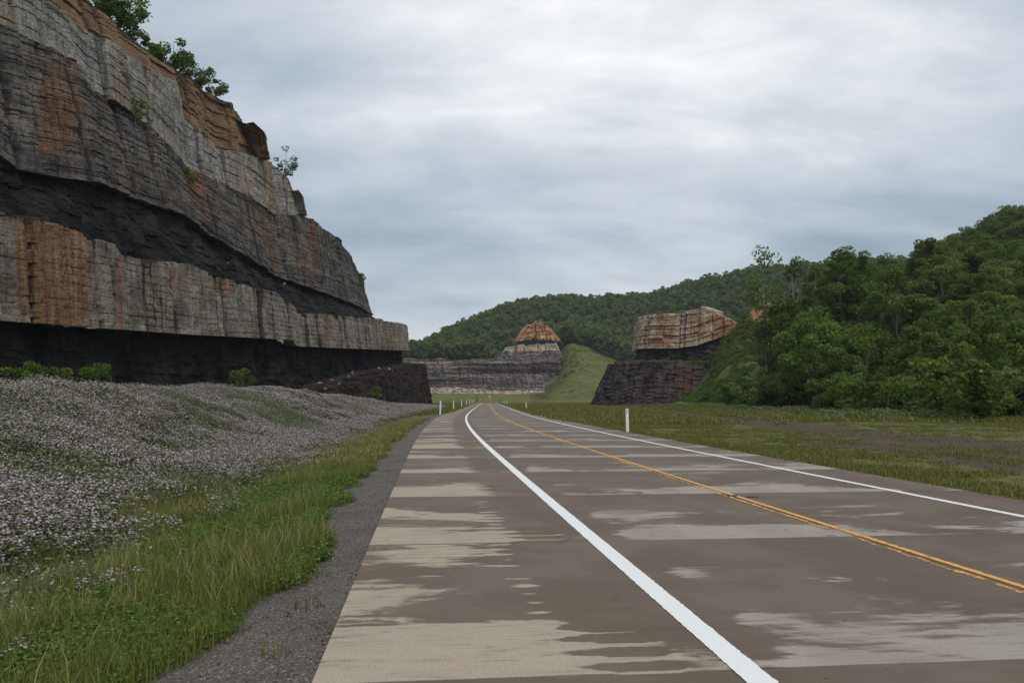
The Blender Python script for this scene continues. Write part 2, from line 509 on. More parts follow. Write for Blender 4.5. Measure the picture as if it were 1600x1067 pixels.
def paint_material(name, c1, wear_lo, wear_hi, amount):
    m, n, L, bs = new_mat(name)
    st = attr(n, 'st').outputs['Vector']
    a = noise(n, L, st, 1.0, 5, 0.65, map_scale=(5.0, 14.0, 1))
    b = noise(n, L, st, 1.0, 4, 0.6, map_scale=(0.35, 0.35, 1))
    w = mrange(n, L, mth(n, L, 'ADD', mth(n, L, 'MULTIPLY', a, 0.7), mth(n, L, 'MULTIPLY', b, 0.5)), wear_lo, wear_hi)
    c = mixc(n, L, noise(n, L, st, 22, 3), tuple(v * 0.9 for v in c1), c1)
    L(c, bs.inputs['Base Color'])
    bs.inputs['Roughness'].default_value = 0.55
    tr = node(n, 'ShaderNodeBsdfTransparent')
    mx = node(n, 'ShaderNodeMixShader')
    L(mth(n, L, 'MULTIPLY', w, amount), mx.inputs[0])
    L(bs.outputs[0], mx.inputs[1]); L(tr.outputs[0], mx.inputs[2])
    L(mx.outputs[0], n['Material Output'].inputs[0])
    return m


M['concrete'] = concrete_material()
M['gravel'] = gravel_material('crushed_gravel', (0.070, 0.055, 0.045), (0.165, 0.132, 0.108), (0.33, 0.285, 0.25))
M['ground'] = ground_material()
M['white_paint'] = paint_material('white_road_paint', (0.80, 0.80, 0.785), 0.74, 0.86, 0.75)
M['yellow_paint'] = paint_material('yellow_road_paint', (0.76, 0.35, 0.045), 0.65, 0.74, 1.0)
M['yellow_worn'] = paint_material('worn_yellow_road_paint', (0.76, 0.35, 0.045), 0.54, 0.64, 1.0)
M['leaf_wood'] = leaf_material('woodland_leaf', (0.088, 0.138, 0.026), (0.172, 0.222, 0.050), 0.45, 0.025)
M['leaf_far'] = leaf_material('far_woodland_leaf', (0.105, 0.150, 0.040), (0.185, 0.225, 0.078), 0.42, 0.025)
M['leaf_bush'] = leaf_material('bush_leaf', (0.085, 0.140, 0.024), (0.150, 0.200, 0.045), 0.42, 0.015)
M['leaf_vetch'] = leaf_material('vetch_leaf', (0.110, 0.145, 0.058), (0.175, 0.200, 0.088), 0.4, 0.01, 0.4)
M['grass'] = leaf_material('grass_blade', (0.105, 0.150, 0.026), (0.205, 0.215, 0.055), 0.42, 0.015)
M['field'] = leaf_material('field_grass_blade', (0.140, 0.155, 0.036), (0.240, 0.215, 0.070), 0.42, 0.015)
M['clover'] = leaf_material('clover_leaf', (0.090, 0.155, 0.028), (0.150, 0.215, 0.050), 0.42, 0.01)
M['straw'] = leaf_material('dry_grass_stem', (0.26, 0.21, 0.10), (0.36, 0.29, 0.15), 0.3, 0.01)
M['flower'] = leaf_material('pale_pink_petal', (0.31, 0.240, 0.262), (0.45, 0.395, 0.385), 0.3, 0.01)
M['bark'] = plain('grey_brown_bark', (0.13, 0.105, 0.08), 0.9, 0.4, 3.0)
M['pale_bark'] = plain('pale_grey_bark', (0.26, 0.24, 0.20), 0.9, 0.3, 3.0)
M['post_white'] = plain('white_plastic', (0.80, 0.79, 0.74), 0.5, 0.05, 4.0)
M['reflector'] = plain('reflective_sheeting', (0.62, 0.60, 0.52), 0.25, 0.1, 30.0)
M['sign_orange'] = plain('orange_sign_sheeting', (0.85, 0.30, 0.03), 0.4, 0.05, 5.0)
M['sign_black'] = plain('black_sign_print', (0.02, 0.02, 0.02), 0.5, 0.1, 5.0)
M['metal'] = plain('galvanised_steel', (0.40, 0.40, 0.39), 0.5, 0.15, 12.0)
M['stone'] = plain('pale_rock', (0.22, 0.185, 0.16), 0.9, 0.35, 6.0)
M['stone_dark'] = plain('dark_rock', (0.075, 0.066, 0.062), 0.9, 0.4, 6.0)
M['rubber'] = plain('worn_black_rubber', (0.03, 0.03, 0.028), 0.8, 0.3, 20.0)

# ------------------------------------------------------------------ alignment of the road (left edge line) and the lie of the land
_Y = np.linspace(-40, 700, 1481)
_sl = np.interp(_Y, [-40, 0, 12, 25, 38, 60, 95, 150, 380, 700], [-.105, -.104, -.101, -.097, -.086, -.067, -.037, -.031, -.031, -.02])
_X = np.concatenate([[0], np.cumsum((_sl[1:] + _sl[:-1]) / 2 * np.diff(_Y))])
_X += 2.02 - np.interp(0, _Y, _X)


def xl(Y):
    return np.interp(Y, _Y, _X)


def slope(Y):
    return np.interp(Y, _Y, _sl)


def road_z(Y):
    Y = np.asarray(Y, float)
    return -np.where(Y > 372, ((Y - 372) / 28.0) ** 2 * 0.5, 0).clip(0, 4)


def road_pt(Y, t, z=0.0):
    Y = np.asarray(Y, float)
    k = slope(Y); q = 1 / np.sqrt(1 + k * k)
    return np.stack([xl(Y) + t * q, Y - t * k * q, road_z(Y) + z + 0 * Y], -1)


RIDGE = [(-420, 900, 45), (-90, 860, 44), (-62, 800, 42), (-30, 760, 46), (0, 730, 54), (38, 690, 74), (110, 680, 74), (170, 660, 86), (210, 640, 92), (330, 600, 100), (520, 560, 120)]


def gz(X, Y, detail=True):
    X = np.asarray(X, float); Y = np.asarray(Y, float)
    t = X - xl(Y)
    z = np.zeros_like(t)
    # left verge, ditch, vetch bank
    R = np.interp(Y, [-10, 5, 21, 38, 60, 83, 110, 135, 200, 400], [1.5, 1.55, 1.6, 1.95, 2.0, 1.85, 1.2, 0.7, 0.35, 0.2])
    lump = 1 + 0.22 * (fbm(X * 0.22, Y * 0.16, 3, 3) - 0.5) * 2
    bank = sstep(-6.7, -13.2, t) * R * lump
    back = sstep(-14.5, -22, t)
    z = np.where(t < 0, bank * (1 - 0.55 * back), z)
    z += np.where(t < -2.7, -0.05 - 0.10 * sstep(-2.7, -4.8, t) - 0.22 * np.exp(-((t + 6.1) / 0.9) ** 2), 0)
    # right field
    z += np.where(t > 8.0, -0.05 - 0.12 * sstep(8.0, 11, t) + 0.35 * sstep(16, 34, t) * fbm(X * 0.12, Y * 0.12, 9, 3), 0)
    # far side of the crest
    far = sstep(375, 400, Y)
    z += far * (-3.0 * np.exp(-((Y - 402) / 22.0) ** 2)) * np.exp(-(np.maximum(0, np.abs(t - 3) - 7) / 25) ** 2)
    z += 4.6 * sstep(398, 470, Y) * (1 - sstep(200, 300, np.abs(X)))
    # right hand hills
    def g(cx, cy, h, sx, sy, rot=0.0):
        a = math.radians(rot)
        u = (X - cx) * math.cos(a) + (Y - cy) * math.sin(a)
        v = -(X - cx) * math.sin(a) + (Y - cy) * math.cos(a)
        return h * np.exp(-(u / sx) ** 2 - (v / sy) ** 2)
    foot = sstep(37, 62, X + 0.05 * (100 - Y))
    hill = g(152, 225, 39, 60, 95) + g(240, 240, 44, 80, 110) + g(74, 160, 13, 30, 34) + g(95, 120, 8, 36, 50)
    z += hill * foot
    z += (g(57, 200, 14.0, 10, 8) + g(67, 202, 11, 8, 8) + g(53, 188, 6, 7, 7)) * (0.8 + 0.4 * fbm(X * 0.16, Y * 0.16, 44, 4))
    # grassy spur by the far cutting
    z += g(26, 505, 25, 62, 54) * sstep(395, 450, Y) * sstep(14, 40, X)
    # long wooded ridge
    best = np.zeros_like(z)
    for (x0, y0, h0), (x1, y1, h1) in zip(RIDGE[:-1], RIDGE[1:]):
        dx, dy = x1 - x0, y1 - y0
        q = np.clip(((X - x0) * dx + (Y - y0) * dy) / (dx * dx + dy * dy), 0, 1)
        d = np.hypot(X - x0 - q * dx, Y - y0 - q * dy)
        best = np.maximum(best, (h0 + q * (h1 - h0)) * np.exp(-(d / 135.0) ** 2))
    z += best * sstep(430, 560, Y)
    # distant ridge
    z += 190 * np.exp(-((Y - 2300) / 500.0) ** 2) * (0.72 + 0.5 * fbm(X / 420.0, Y / 900.0, 21, 3))
    if detail:
        z += (fbm(X * 0.45, Y * 0.45, 15, 3) - 0.5) * 0.9 * sstep(-7.0, -9.5, t) * sstep(90, 60, Y)
        z += (fbm(X * 0.7, Y * 0.7, 5, 3) - 0.5) * 0.16 * (sstep(-4.4, -6, t) + sstep(9, 12, t))
    # carriageway bed
    z = np.where((t > -2.66) & (t < 7.96) & (Y < 404), road_z(Y) - 0.30, z)
    return z


def track(X, Y):
    c = np.interp(Y, [0, 20, 30, 40, 53, 83, 145, 257], [20, 19.5, 19.5, 18.8, 18.9, 19.8, 23, 26])
    w = np.interp(Y, [0, 30, 80, 250], [3.0, 2.8, 2.8, 4.2])
    a = np.exp(-((X - c) / w) ** 4) * sstep(270, 200, Y) * 0.95
    b = 0.72 * np.exp(-((X - 14.6) / 2.4) ** 4) * sstep(60, 30, Y)
    e = 0.5 * np.exp(-((X - 26) / 3.0) ** 2) * sstep(90, 50, Y)
    return np.maximum(np.maximum(a, b), e)


def build_ground():
    ts = np.concatenate([-np.geomspace(900, 60, 24), np.linspace(-58, -24, 18), np.linspace(-23, -5, 61), np.linspace(-4.7, -2.75, 6), [-2.67, -2.64],
                         [0, 4], [7.94, 7.97], np.linspace(8.1, 14, 12), np.linspace(15, 60, 46), np.linspace(62, 180, 60), np.geomspace(184, 1500, 40)])
    ys = np.concatenate([np.linspace(-30, 2, 17), np.linspace(2.4, 30, 70), np.linspace(30.6, 90, 80), np.linspace(91.5, 260, 90), np.linspace(263, 620, 90), np.linspace(630, 900, 40), np.geomspace(920, 6000, 30)])
    T, Y = np.meshgrid(ts, ys, indexing='ij')
    X = xl(Y) + T
    Z = gz(X, Y)
    t = T
    grav = track(X, Y)
    grav = np.maximum(grav, 0.7 * sstep(-4.3, -3.6, t) * sstep(-2, -3, t))
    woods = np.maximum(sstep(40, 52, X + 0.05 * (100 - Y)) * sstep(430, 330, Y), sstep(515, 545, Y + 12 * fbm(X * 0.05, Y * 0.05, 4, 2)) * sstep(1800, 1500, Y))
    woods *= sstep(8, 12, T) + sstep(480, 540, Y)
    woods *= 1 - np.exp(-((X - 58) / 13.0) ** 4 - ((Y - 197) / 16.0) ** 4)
    bare = 0.0 * X
    for (bx, by, r) in ((63, 199, 4.5), (68, 198, 5.0), (74, 197, 4), (84, 160, 5), (88, 140, 4)):
        bare = np.maximum(bare, np.exp(-((X - bx) ** 2 + (Y - by) ** 2) / r ** 2) * 0.95)
    n, m = T.shape
    V = np.stack([X, Y, Z], -1).reshape(-1, 3)
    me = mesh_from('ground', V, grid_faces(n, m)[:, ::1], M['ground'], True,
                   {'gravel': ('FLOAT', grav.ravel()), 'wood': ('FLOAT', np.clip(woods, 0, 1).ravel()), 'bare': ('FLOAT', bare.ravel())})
    o = link('ground', me)
    tag(o, kind='structure')
    return o


build_ground()

# ------------------------------------------------------------------ road: slabs, joints, paint, gravel shoulder
SLAB, S0, ROWS = 4.6, 0.6, 24
COLS = [(-2.7, 0.0), (0.0, 3.3), (3.3, 6.6), (6.6, 8.0)]
YSTART = S0 - SLAB * 3
YFAR = YSTART + SLAB * ROWS


def strip(name, y0, y1, t0, t1, z, mat, ny, nt=2, parent=None, depth=0.0, jitter=0.0, smooth=False):
    ys = np.linspace(y0, y1, ny); tt = np.linspace(t0, t1, nt)
    Yg, Tg = np.meshgrid(ys, tt, indexing='ij')
    if jitter:
        Tg[:, 0] += RNG.normal(0, jitter, ny); Tg[:, -1] += RNG.normal(0, jitter, ny)
    V = road_pt(Yg.ravel(), Tg.ravel(), z)
    st = np.stack([Yg.ravel(), Tg.ravel(), 0 * Yg.ravel()], -1)
    Fc = grid_faces(ny, nt)
    if depth:
        ring = [i * nt for i in range(ny)] + [(ny - 1) * nt + j for j in range(1, nt)] + [i * nt + nt - 1 for i in range(ny - 2, -1, -1)] + [j for j in range(nt - 2, 0, -1)]
        low = V[ring].copy(); low[:, 2] -= depth
        off = len(V)
        V = np.vstack([V, low]); st = np.vstack([st, st[ring]])
        k = len(ring)
        Fc = np.vstack([Fc, [(ring[(i + 1) % k], ring[i], off + i, off + (i + 1) % k) for i in range(k)]])
    me = mesh_from(name, V, Fc[:, ::1], mat, smooth, {'st': ('FLOAT_VECTOR', st)})
    o = link(name, me, parent)
    return o


def build_road():
    bed_m = plain('dark_joint_filler', (0.035, 0.03, 0.027), 0.9)
    road = strip('road', YSTART - 1, YFAR + 1, -2.66, 7.96, -0.16, bed_m, 60, 2)
    tag(road, kind='structure')
    far = strip('pavement_far', YFAR + 0.006, 403.5, -2.7, 8.0, 0.0, M['concrete'], 260, 5, road, 0.12)
    far.name = 'pavement'
    g = 0.006
    for r in range(ROWS):
        y0 = YSTART + r * SLAB
        for ci, (t0, t1) in enumerate(COLS):
            gl = g if ci else 0.0
            gr = g if ci < 3 else 0.0
            dz = random.uniform(-0.002, 0.002)
            if ci == 0 and 0 <= y0 < 60:
                # shoulder slab with milled rumble grooves
                fine = 0.05 if y0 < 32 else 0.15
                ny = int(SLAB / fine) + 1
                ys = np.linspace(y0 + g, y0 + SLAB - g, ny)
                tt = np.array([t0, -1.9, -1.1, -0.86, -0.80, -0.68, -0.55, -0.43, -0.37, -0.2, t1 - gr])
                Yg, Tg = np.meshgrid(ys, tt, indexing='ij')
                V = road_pt(Yg.ravel(), Tg.ravel(), dz)
                if fine < 0.1:
                    ph = ((Yg.ravel() - S0) % 0.30) / 0.30
                    dep = np.clip(1 - ((ph - 0.5) / 0.30) ** 2, 0, 1) * (np.abs(Tg.ravel() + 0.62) < 0.22)
                    V[:, 2] -= 0.013 * dep
                st = np.stack([Yg.ravel(), Tg.ravel(), 0 * Yg.ravel()], -1)
                nt = len(tt)
                Fc = grid_faces(ny, nt)
                ring = [i * nt for i in range(ny)] + [(ny - 1) * nt + j for j in range(1, nt)] + [i * nt + nt - 1 for i in range(ny - 2, -1, -1)] + [j for j in range(nt - 2, 0, -1)]
                low = V[ring].copy(); low[:, 2] -= 0.2
                off = len(V); k = len(ring)
                V = np.vstack([V, low]); st = np.vstack([st, st[ring]])
                Fc = np.vstack([Fc, [(ring[(i + 1) % k], ring[i], off + i, off + (i + 1) % k) for i in range(k)]])
                link('concrete_slab', mesh_from('concrete_slab', V, Fc, M['concrete'], False, {'st': ('FLOAT_VECTOR', st)}), road)
            else:
                strip('concrete_slab', y0 + g, y0 + SLAB - g, t0 + gl, t1 - gr, dz, M['concrete'], 4, 2, road, 0.2)
    # paint
    def line(name, tc, w, mat, jit):
        for (a, b, step) in ((-10, 26, 0.035), (26, 80, 0.25), (80, 400, 1.5)):
            o = strip(name, a, b, tc - w / 2, tc + w / 2, 0.006 if a < 80 else 0.012, mat, int((b - a) / step) + 1, 2, road, 0, jit if step < 0.3 else 0)
    line('white_edge_line', 0.0, 0.185, M['white_paint'], 0.003)
    line('white_edge_line', 6.6, 0.15, M['white_paint'], 0.004)
    line('yellow_centre_line', 3.22, 0.075, M['yellow_worn'], 0.008)
    line('yellow_centre_line', 3.375, 0.085, M['yellow_paint'], 0.006)
    # gravel shoulders
    for nm, ta, tb, side in (('gravel_shoulder', -4.75, -2.705, -1),):
        ys = np.concatenate([np.arange(-10, 30, 0.12), np.arange(30, 150, 0.6), np.arange(150, 370, 3.0)])
        tt = np.linspace(0, 1, 9)
        Yg, Ug = np.meshgrid(ys, tt, indexing='ij')
        edge = np.interp(Yg, [-10, 4, 6, 8, 14, 28, 60, 120, 370], [-4.6, -4.3, -3.85, -3.65, -3.65, -3.9, -3.7, -3.4, -3.2]) + (fbm(Yg * 0.7, Yg * 0 + 3, 8, 4) - 0.5) * 0.9
        Tg = edge + (tb - edge) * Ug
        V = road_pt(Yg.ravel(), Tg.ravel(), 0)
        V[:, 2] = gz(V[:, 0], V[:, 1]) + 0.02 + 0.015 * (fbm(V[:, 0] * 4, V[:, 1] * 4, 11, 2) - 0.5)
        inner = Ug.ravel() > 0.99
        V[inner, 2] = -0.035
        o = link(nm, mesh_from(nm, V, grid_faces(len(ys), 9), M['gravel'], True))
        tag(o, kind='structure')
    # dark scraps by the centre line
    for k, (px, py) in enumerate(((1144, 775), (1178, 777))):
        X, Y = on_plane(px, py)
        V, Fc = [], []
        for a in range(10):
            an = a / 10 * 2 * math.pi
            r = 0.10 * (0.7 + 0.5 * random.random())
            V += [(r * 1.3 * math.cos(an), r * 0.7 * math.sin(an), 0.0), (r * 1.1 * math.cos(an), r * 0.55 * math.sin(an), 0.014)]
        Fc = [(2 * a, 2 * ((a + 1) % 10), 2 * ((a + 1) % 10) + 1, 2 * a + 1) for a in range(10)]
        V += [(0, 0, 0.018)]
        Fc += [(2 * a + 1, 2 * ((a + 1) % 10) + 1, 20, 20) for a in range(10)]
        me = bpy.data.meshes.new('tyre_scrap'); me.from_pydata(V, [], [tuple(dict.fromkeys(f)) for f in Fc]); me.materials.append(M['rubber'])
        o = link('tyre_scrap', me, None, (X, Y, 0.004)); o.rotation_euler[2] = 0.2 * k
        tag(o, ('black scrap of tyre rubber lying nearest the camera by the yellow centre line', 'thin black rubber scrap on the yellow line beyond the other scrap')[k], 'tyre scrap', 'rubber scraps on the road')


build_road()


# ------------------------------------------------------------------ rock cuttings
def resample(path, ds):
    p = np.asarray(path, float)
    d = np.concatenate([[0], np.cumsum(np.hypot(*np.diff(p, axis=0).T))])
    s = np.arange(0, d[-1], ds)
    return np.stack([np.interp(s, d, p[:, 0]), np.interp(s, d, p[:, 1])], 1), s


def smooth_path(P, k=7):
    ker = np.ones(k) / k
    Q = P.copy()
    for a in (0, 1):
        e = np.pad(P[:, a], (k // 2, k // 2), mode='reflect', reflect_type='odd')
        Q[:, a] = np.convolve(e, ker, 'valid')
    return Q


def tier(parent, name, P, s, zlo, zhi, lo, hi, dz, mat, style, seed, back=22.0, beds=1.0, amp=1.0, dark=0.0, rust=None, flip=1, label=None, hold=None, rag=0.0):
    """one rock layer: face along the plan path, ledge on top, lip underneath"""
    rg = np.random.default_rng(seed)
    if rag:
        zhi = zhi + rag * ((fbm(s * 0.22, s * 0, seed + 50, 4) - 0.5) * 2.0 + 0.5 * (np.floor(4 * vnoise(s * 0.5, s * 0 + 4, seed + 51)) / 4 - 0.4))
        zhi = np.maximum(zhi, zlo + 0.3)
    T = np.gradient(P, axis=0); T /= np.linalg.norm(T, axis=1)[:, None]
    N = np.stack([T[:, 1], -T[:, 0]], 1) * flip            # outward, towards the road
    n = len(P)
    m = max(4, int(np.ceil(np.max(zhi - zlo) / dz)) + 1)
    v = np.linspace(0, 1, m)
    S, Vv = np.meshgrid(s, v, indexing='ij')
    Z = zlo[:, None] + (zhi - zlo)[:, None] * Vv
    setb = lo + (hi - lo) * Vv
    D = np.zeros_like(S)
    RU = np.zeros_like(S); ST = np.zeros_like(S)
    if style == 'sand' or style == 'block':
        big = style == 'block'
        pos, q = [], 0.0
        while q < s[-1] + 5:
            q += rg.uniform(1.2, 4.6) * (1.25 if big else 0.8)
            pos.append(q)
        pos = np.array(pos)
        Sw = S + 0.30 * (vnoise(Z * 0.4, S * 0.06, seed) - 0.5) + 0.16 * (vnoise(Z * 2.0, S * 0.3, seed + 1) - 0.5)
        idx = np.searchsorted(pos, Sw)
        off = rg.normal(0, 0.30 if big else 0.22, len(pos) + 2)
        D += off[idx]
        dist = np.minimum(np.abs(Sw - pos[np.clip(idx, 0, len(pos) - 1)]), np.abs(Sw - pos[np.clip(idx - 1, 0, len(pos) - 1)]))
        str_ = rg.uniform(0.25, 1.0, len(pos) + 2)[idx]
        crack = np.exp(-(dist / 0.15) ** 2) * str_
        D -= 0.8 * crack
        # beds
        H = float(np.max(zhi - zlo))
        bz, q = [], 0.0
        while q < H * 1.2:
            q += rg.uniform(0.25, 1.5) * (1.0 if big else 0.55)
            bz.append(q)
        bz = np.array(bz)
        rel = (Z - zlo[:, None]) + 0.35 * (vnoise(S * 0.12, S * 0 + 2, seed + 5) - 0.5) + 0.08 * (vnoise(S * 1.5, Z, seed + 6) - 0.5)
        bi = np.searchsorted(bz, rel)
        hb = hash2(bi.astype(float), idx.astype(float), seed)
        D += (hb - 0.5) * (0.34 if big else 0.34) * beds
        bd = np.minimum(np.abs(rel - bz[np.clip(bi, 0, len(bz) - 1)]), np.abs(rel - bz[np.clip(bi - 1, 0, len(bz) - 1)]))
        bedl = np.exp(-(bd / 0.07) ** 2) * (hash2(bi.astype(float), np.floor(Sw / 5), seed + 9) > 0.35)
        D -= 0.24 * bedl * beds
        D += (fbm(S * 0.10, Z * 0.05, 521, 3) - 0.5) * 0.6 + (fbm(S * 0.5, Z * 0.6, seed + 2, 5) - 0.5) * 0.32 + (fbm(S * 2.2, Z * 2.2, seed + 3, 3) - 0.5) * 0.16
        # drill-hole flutes
        D -= 0.14 * np.abs(np.cos(S * math.pi / 0.85)) ** 4 * sstep(0.4, 0.6, vnoise(S * 0.15, Z * 0.25, seed + 4))
        rb = rg.random(len(pos) + 2)[idx]
        RU += np.where(rb > 0.74, 0.30, 0.02) + 0.42 * crack * (rg.random(len(pos) + 2)[idx] > 0.45) + 0.8 * (fbm(S * 0.35, Z * 0.08, seed + 7, 3) - 0.48)
        ST += 1.5 * crack + 0.55 * bedl + 1.0 * (fbm(S * 0.9, Z * 0.05, seed + 8, 3) - 0.42) + 0.25 * sstep(0.8, 1.0, Vv)
    else:
        # crumbly thin-bedded shale: small steps, gullies
        H = float(np.max(zhi - zlo))
        rel = Z - zlo[:, None] + 0.3 * (vnoise(S * 0.1, S * 0, seed) - 0.5)
        D -= 0.55 * np.abs(2 * fbm(S * 0.55, Z * 0.10, seed + 14, 3) - 1) ** 0.6
        D += 0.34 * (hash2(np.floor(rel / 0.45), np.floor(S / 1.7 + 1.5 * vnoise(S * 0.6, Z * 0.8, seed)), seed) - 0.5)
        D += (fbm(S * 0.30, Z * 0.18, seed + 2, 5) - 0.5) * 1.3 + (fbm(S * 1.8, Z * 1.4, seed + 3, 3) - 0.5) * 0.35
        D -= 0.5 * sstep(0.62, 0.8, fbm(S * 0.55, Z * 0.06, seed + 4, 3))
        RU += 0.5 * (fbm(S * 0.3, Z * 0.3, seed + 5, 3) - 0.45)
        ST += 1.4 * (fbm(S * 0.9, Z * 0.12, seed + 6, 4) - 0.45)
    D *= amp
    ST = ST + dark
    XX = P[:, 0][:, None] + N[:, 0][:, None] * (D - setb)
    YY = P[:, 1][:, None] + N[:, 1][:, None] * (D - setb)
    px, py = project(XX, YY, Z)
    for (x0, y0, x1, y1, a) in (rust or ()):
        w = np.minimum(12 + 22 * fbm(px * 0.05, py * 0.03, seed + 33, 3), 0.3 * (x1 - x0) + 6)
        mask = sstep(x0 - w, x0 + w, px) * sstep(x1 + w, x1 - w, px) * sstep(y0 - w, y0 + w, py) * sstep(y1 + w, y1 - w, py)
        RU += a * mask * (0.55 + 0.8 * fbm(px * 0.06, py * 0.02, seed + 34, 3))
        ST -= 0.5 * a * mask if a > 0 else 0
    # lip below and ledge above
    rows_low = [(1.6, 0.05)]
    rows_top = [(0.35, 0.06), (1.2, 0.02), (3.0, 0.1), (8.0, 0.4), (back, 0.8)]
    Xs, Ys, Zs = [XX], [YY], [Z]
    RUs, STs = [RU], [ST]
    LY = [Z - zlo[:, None] * 0.85 + 0.5 * (vnoise(S * 0.07, S * 0 + 3, seed + 60) - 0.5)]
    for k, (bk, dzz) in enumerate(rows_low):
        Xs.insert(0, (XX[:, :1] - N[:, :1] * bk)); Ys.insert(0, (YY[:, :1] - N[:, 1:] * bk)); Zs.insert(0, Z[:, :1] + dzz)
        RUs.insert(0, RU[:, :1]); STs.insert(0, ST[:, :1]); LY.insert(0, LY[0][:, :1])
    shrink = np.ones((n, 1)) if hold is None else np.interp(np.arange(n), [0, hold - 40, hold, n], [1, 1, 0.08, 0.05])[:, None]
    for bk, dzz in rows_top:
        bk = bk * shrink
        jz = (fbm(s * 0.6, s * 0 + dzz * 9, seed + 40, 3)[:, None] - 0.5) * np.minimum(0.6, bk * 0.35)
        Xs.append(XX[:, -1:] - N[:, :1] * bk); Ys.append(YY[:, -1:] - N[:, 1:] * bk); Zs.append(Z[:, -1:] + dzz + jz)
        RUs.append(RU[:, -1:]); STs.append(ST[:, -1:]); LY.append(LY[-1][:, -1:])
    X = np.concatenate(Xs, 1); Y = np.concatenate(Ys, 1); Zz = np.concatenate(Zs, 1)
    mm = X.shape[1]
    lay = np.stack([X, Y, np.concatenate(LY, 1)], -1).reshape(-1, 3)
    me = mesh_from(name, np.stack([X, Y, Zz], -1).reshape(-1, 3), grid_faces(n, mm), mat, False,
                   {'rust': ('FLOAT', np.concatenate(RUs, 1).ravel()), 'stain': ('FLOAT', np.concatenate(STs, 1).ravel()), 'lay': ('FLOAT_VECTOR', lay)})
    o = link(name, me, parent)
    if label:
        o['label'] = label
    return o


def zlevel(P, N, setb, pts, hold=None):
    """heights along the offset path that show at the picture rows given as (px, py) pairs"""
    Q = P - N * setb
    z = np.full(len(P), 8.0)
    xs, ys = np.array(pts, float).T
    for _ in range(8):
        px, _py = project(Q[:, 0], Q[:, 1], z)
        if hold is not None:
            k = hold
            px[k:] = px[k]
        py = np.interp(px, xs, ys)
        zn = height_at(Q[:, 1], py)
        if hold is not None:
            zn[k:] = zn[k]
        z = 0.5 * z + 0.5 * zn if _ else zn
    return z


LEFT_A, LEFT_K = (-35.0, 55.0), 0.062


def left_path(px_end, setb, ds, zguess, y_start=36.0):
    Y = np.arange(y_start, 260, ds)
    X = LEFT_A[0] + LEFT_K * (Y - LEFT_A[1])
    wob = (fbm(Y * 0.05, Y * 0, 77, 3) - 0.5) * 2.2 * sstep(200, 150, Y)
    X = X + wob
    px, _ = project(X - setb, Y, np.full_like(Y, zguess))
    k = int(np.argmax(px > px_end)) if np.any(px > px_end) else len(Y) - 1
    P = np.stack([X[:k], Y[:k]], 1)
    # turn away from the road round the nose of the hill
    x0, y0 = P[-1]
    turn = []
    ang, x, y = math.atan2(1, LEFT_K), x0, y0
    for i in range(int(34 / ds)):
        ang += ds / 5.0 if ang < math.radians(165) else 0
        x += math.cos(ang) * ds; y += math.sin(ang) * ds
        turn.append((x, y))
    P = np.vstack([P, turn])
    P = smooth_path(P, 9)
    s = np.concatenate([[0], np.cumsum(np.hypot(*np.diff(P, axis=0).T))])
    T = np.gradient(P, axis=0); T /= np.linalg.norm(T, axis=1)[:, None]
    N = np.stack([T[:, 1], -T[:, 0]], 1)
    return P, s, N, k - 4


B1 = [(0, 500), (150, 512), (300, 523), (440, 530), (456, 531), (462, 541), (560, 545), (640, 548)]
B2 = [(0, 325), (30, 333), (100, 352), (180, 382), (190, 398), (300, 415), (375, 444), (432, 456), (470, 489), (560, 496), (600, 500), (640, 510)]
B3 = [(0, 235), (40, 268), (150, 285), (215, 310), (290, 335), (330, 368), (360, 384), (430, 430), (500, 455), (560, 478), (582, 494)]
B4 = [(0, 38), (60, 62), (110, 95), (145, 138), (230, 190), (275, 240), (292, 262), (330, 280), (380, 300), (430, 335), (480, 338), (530, 375), (545, 396), (560, 430), (576, 470)]
B5 = [(0, -60), (60, -12), (130, 44), (215, 94), (284, 137), (290, 185), (345, 232), (410, 248), (440, 264), (453, 284), (464, 314)]
B6 = [(0, -95), (130, -3), (215, 72), (290, 120), (340, 148), (362, 164), (378, 190), (390, 220), (400, 240)]


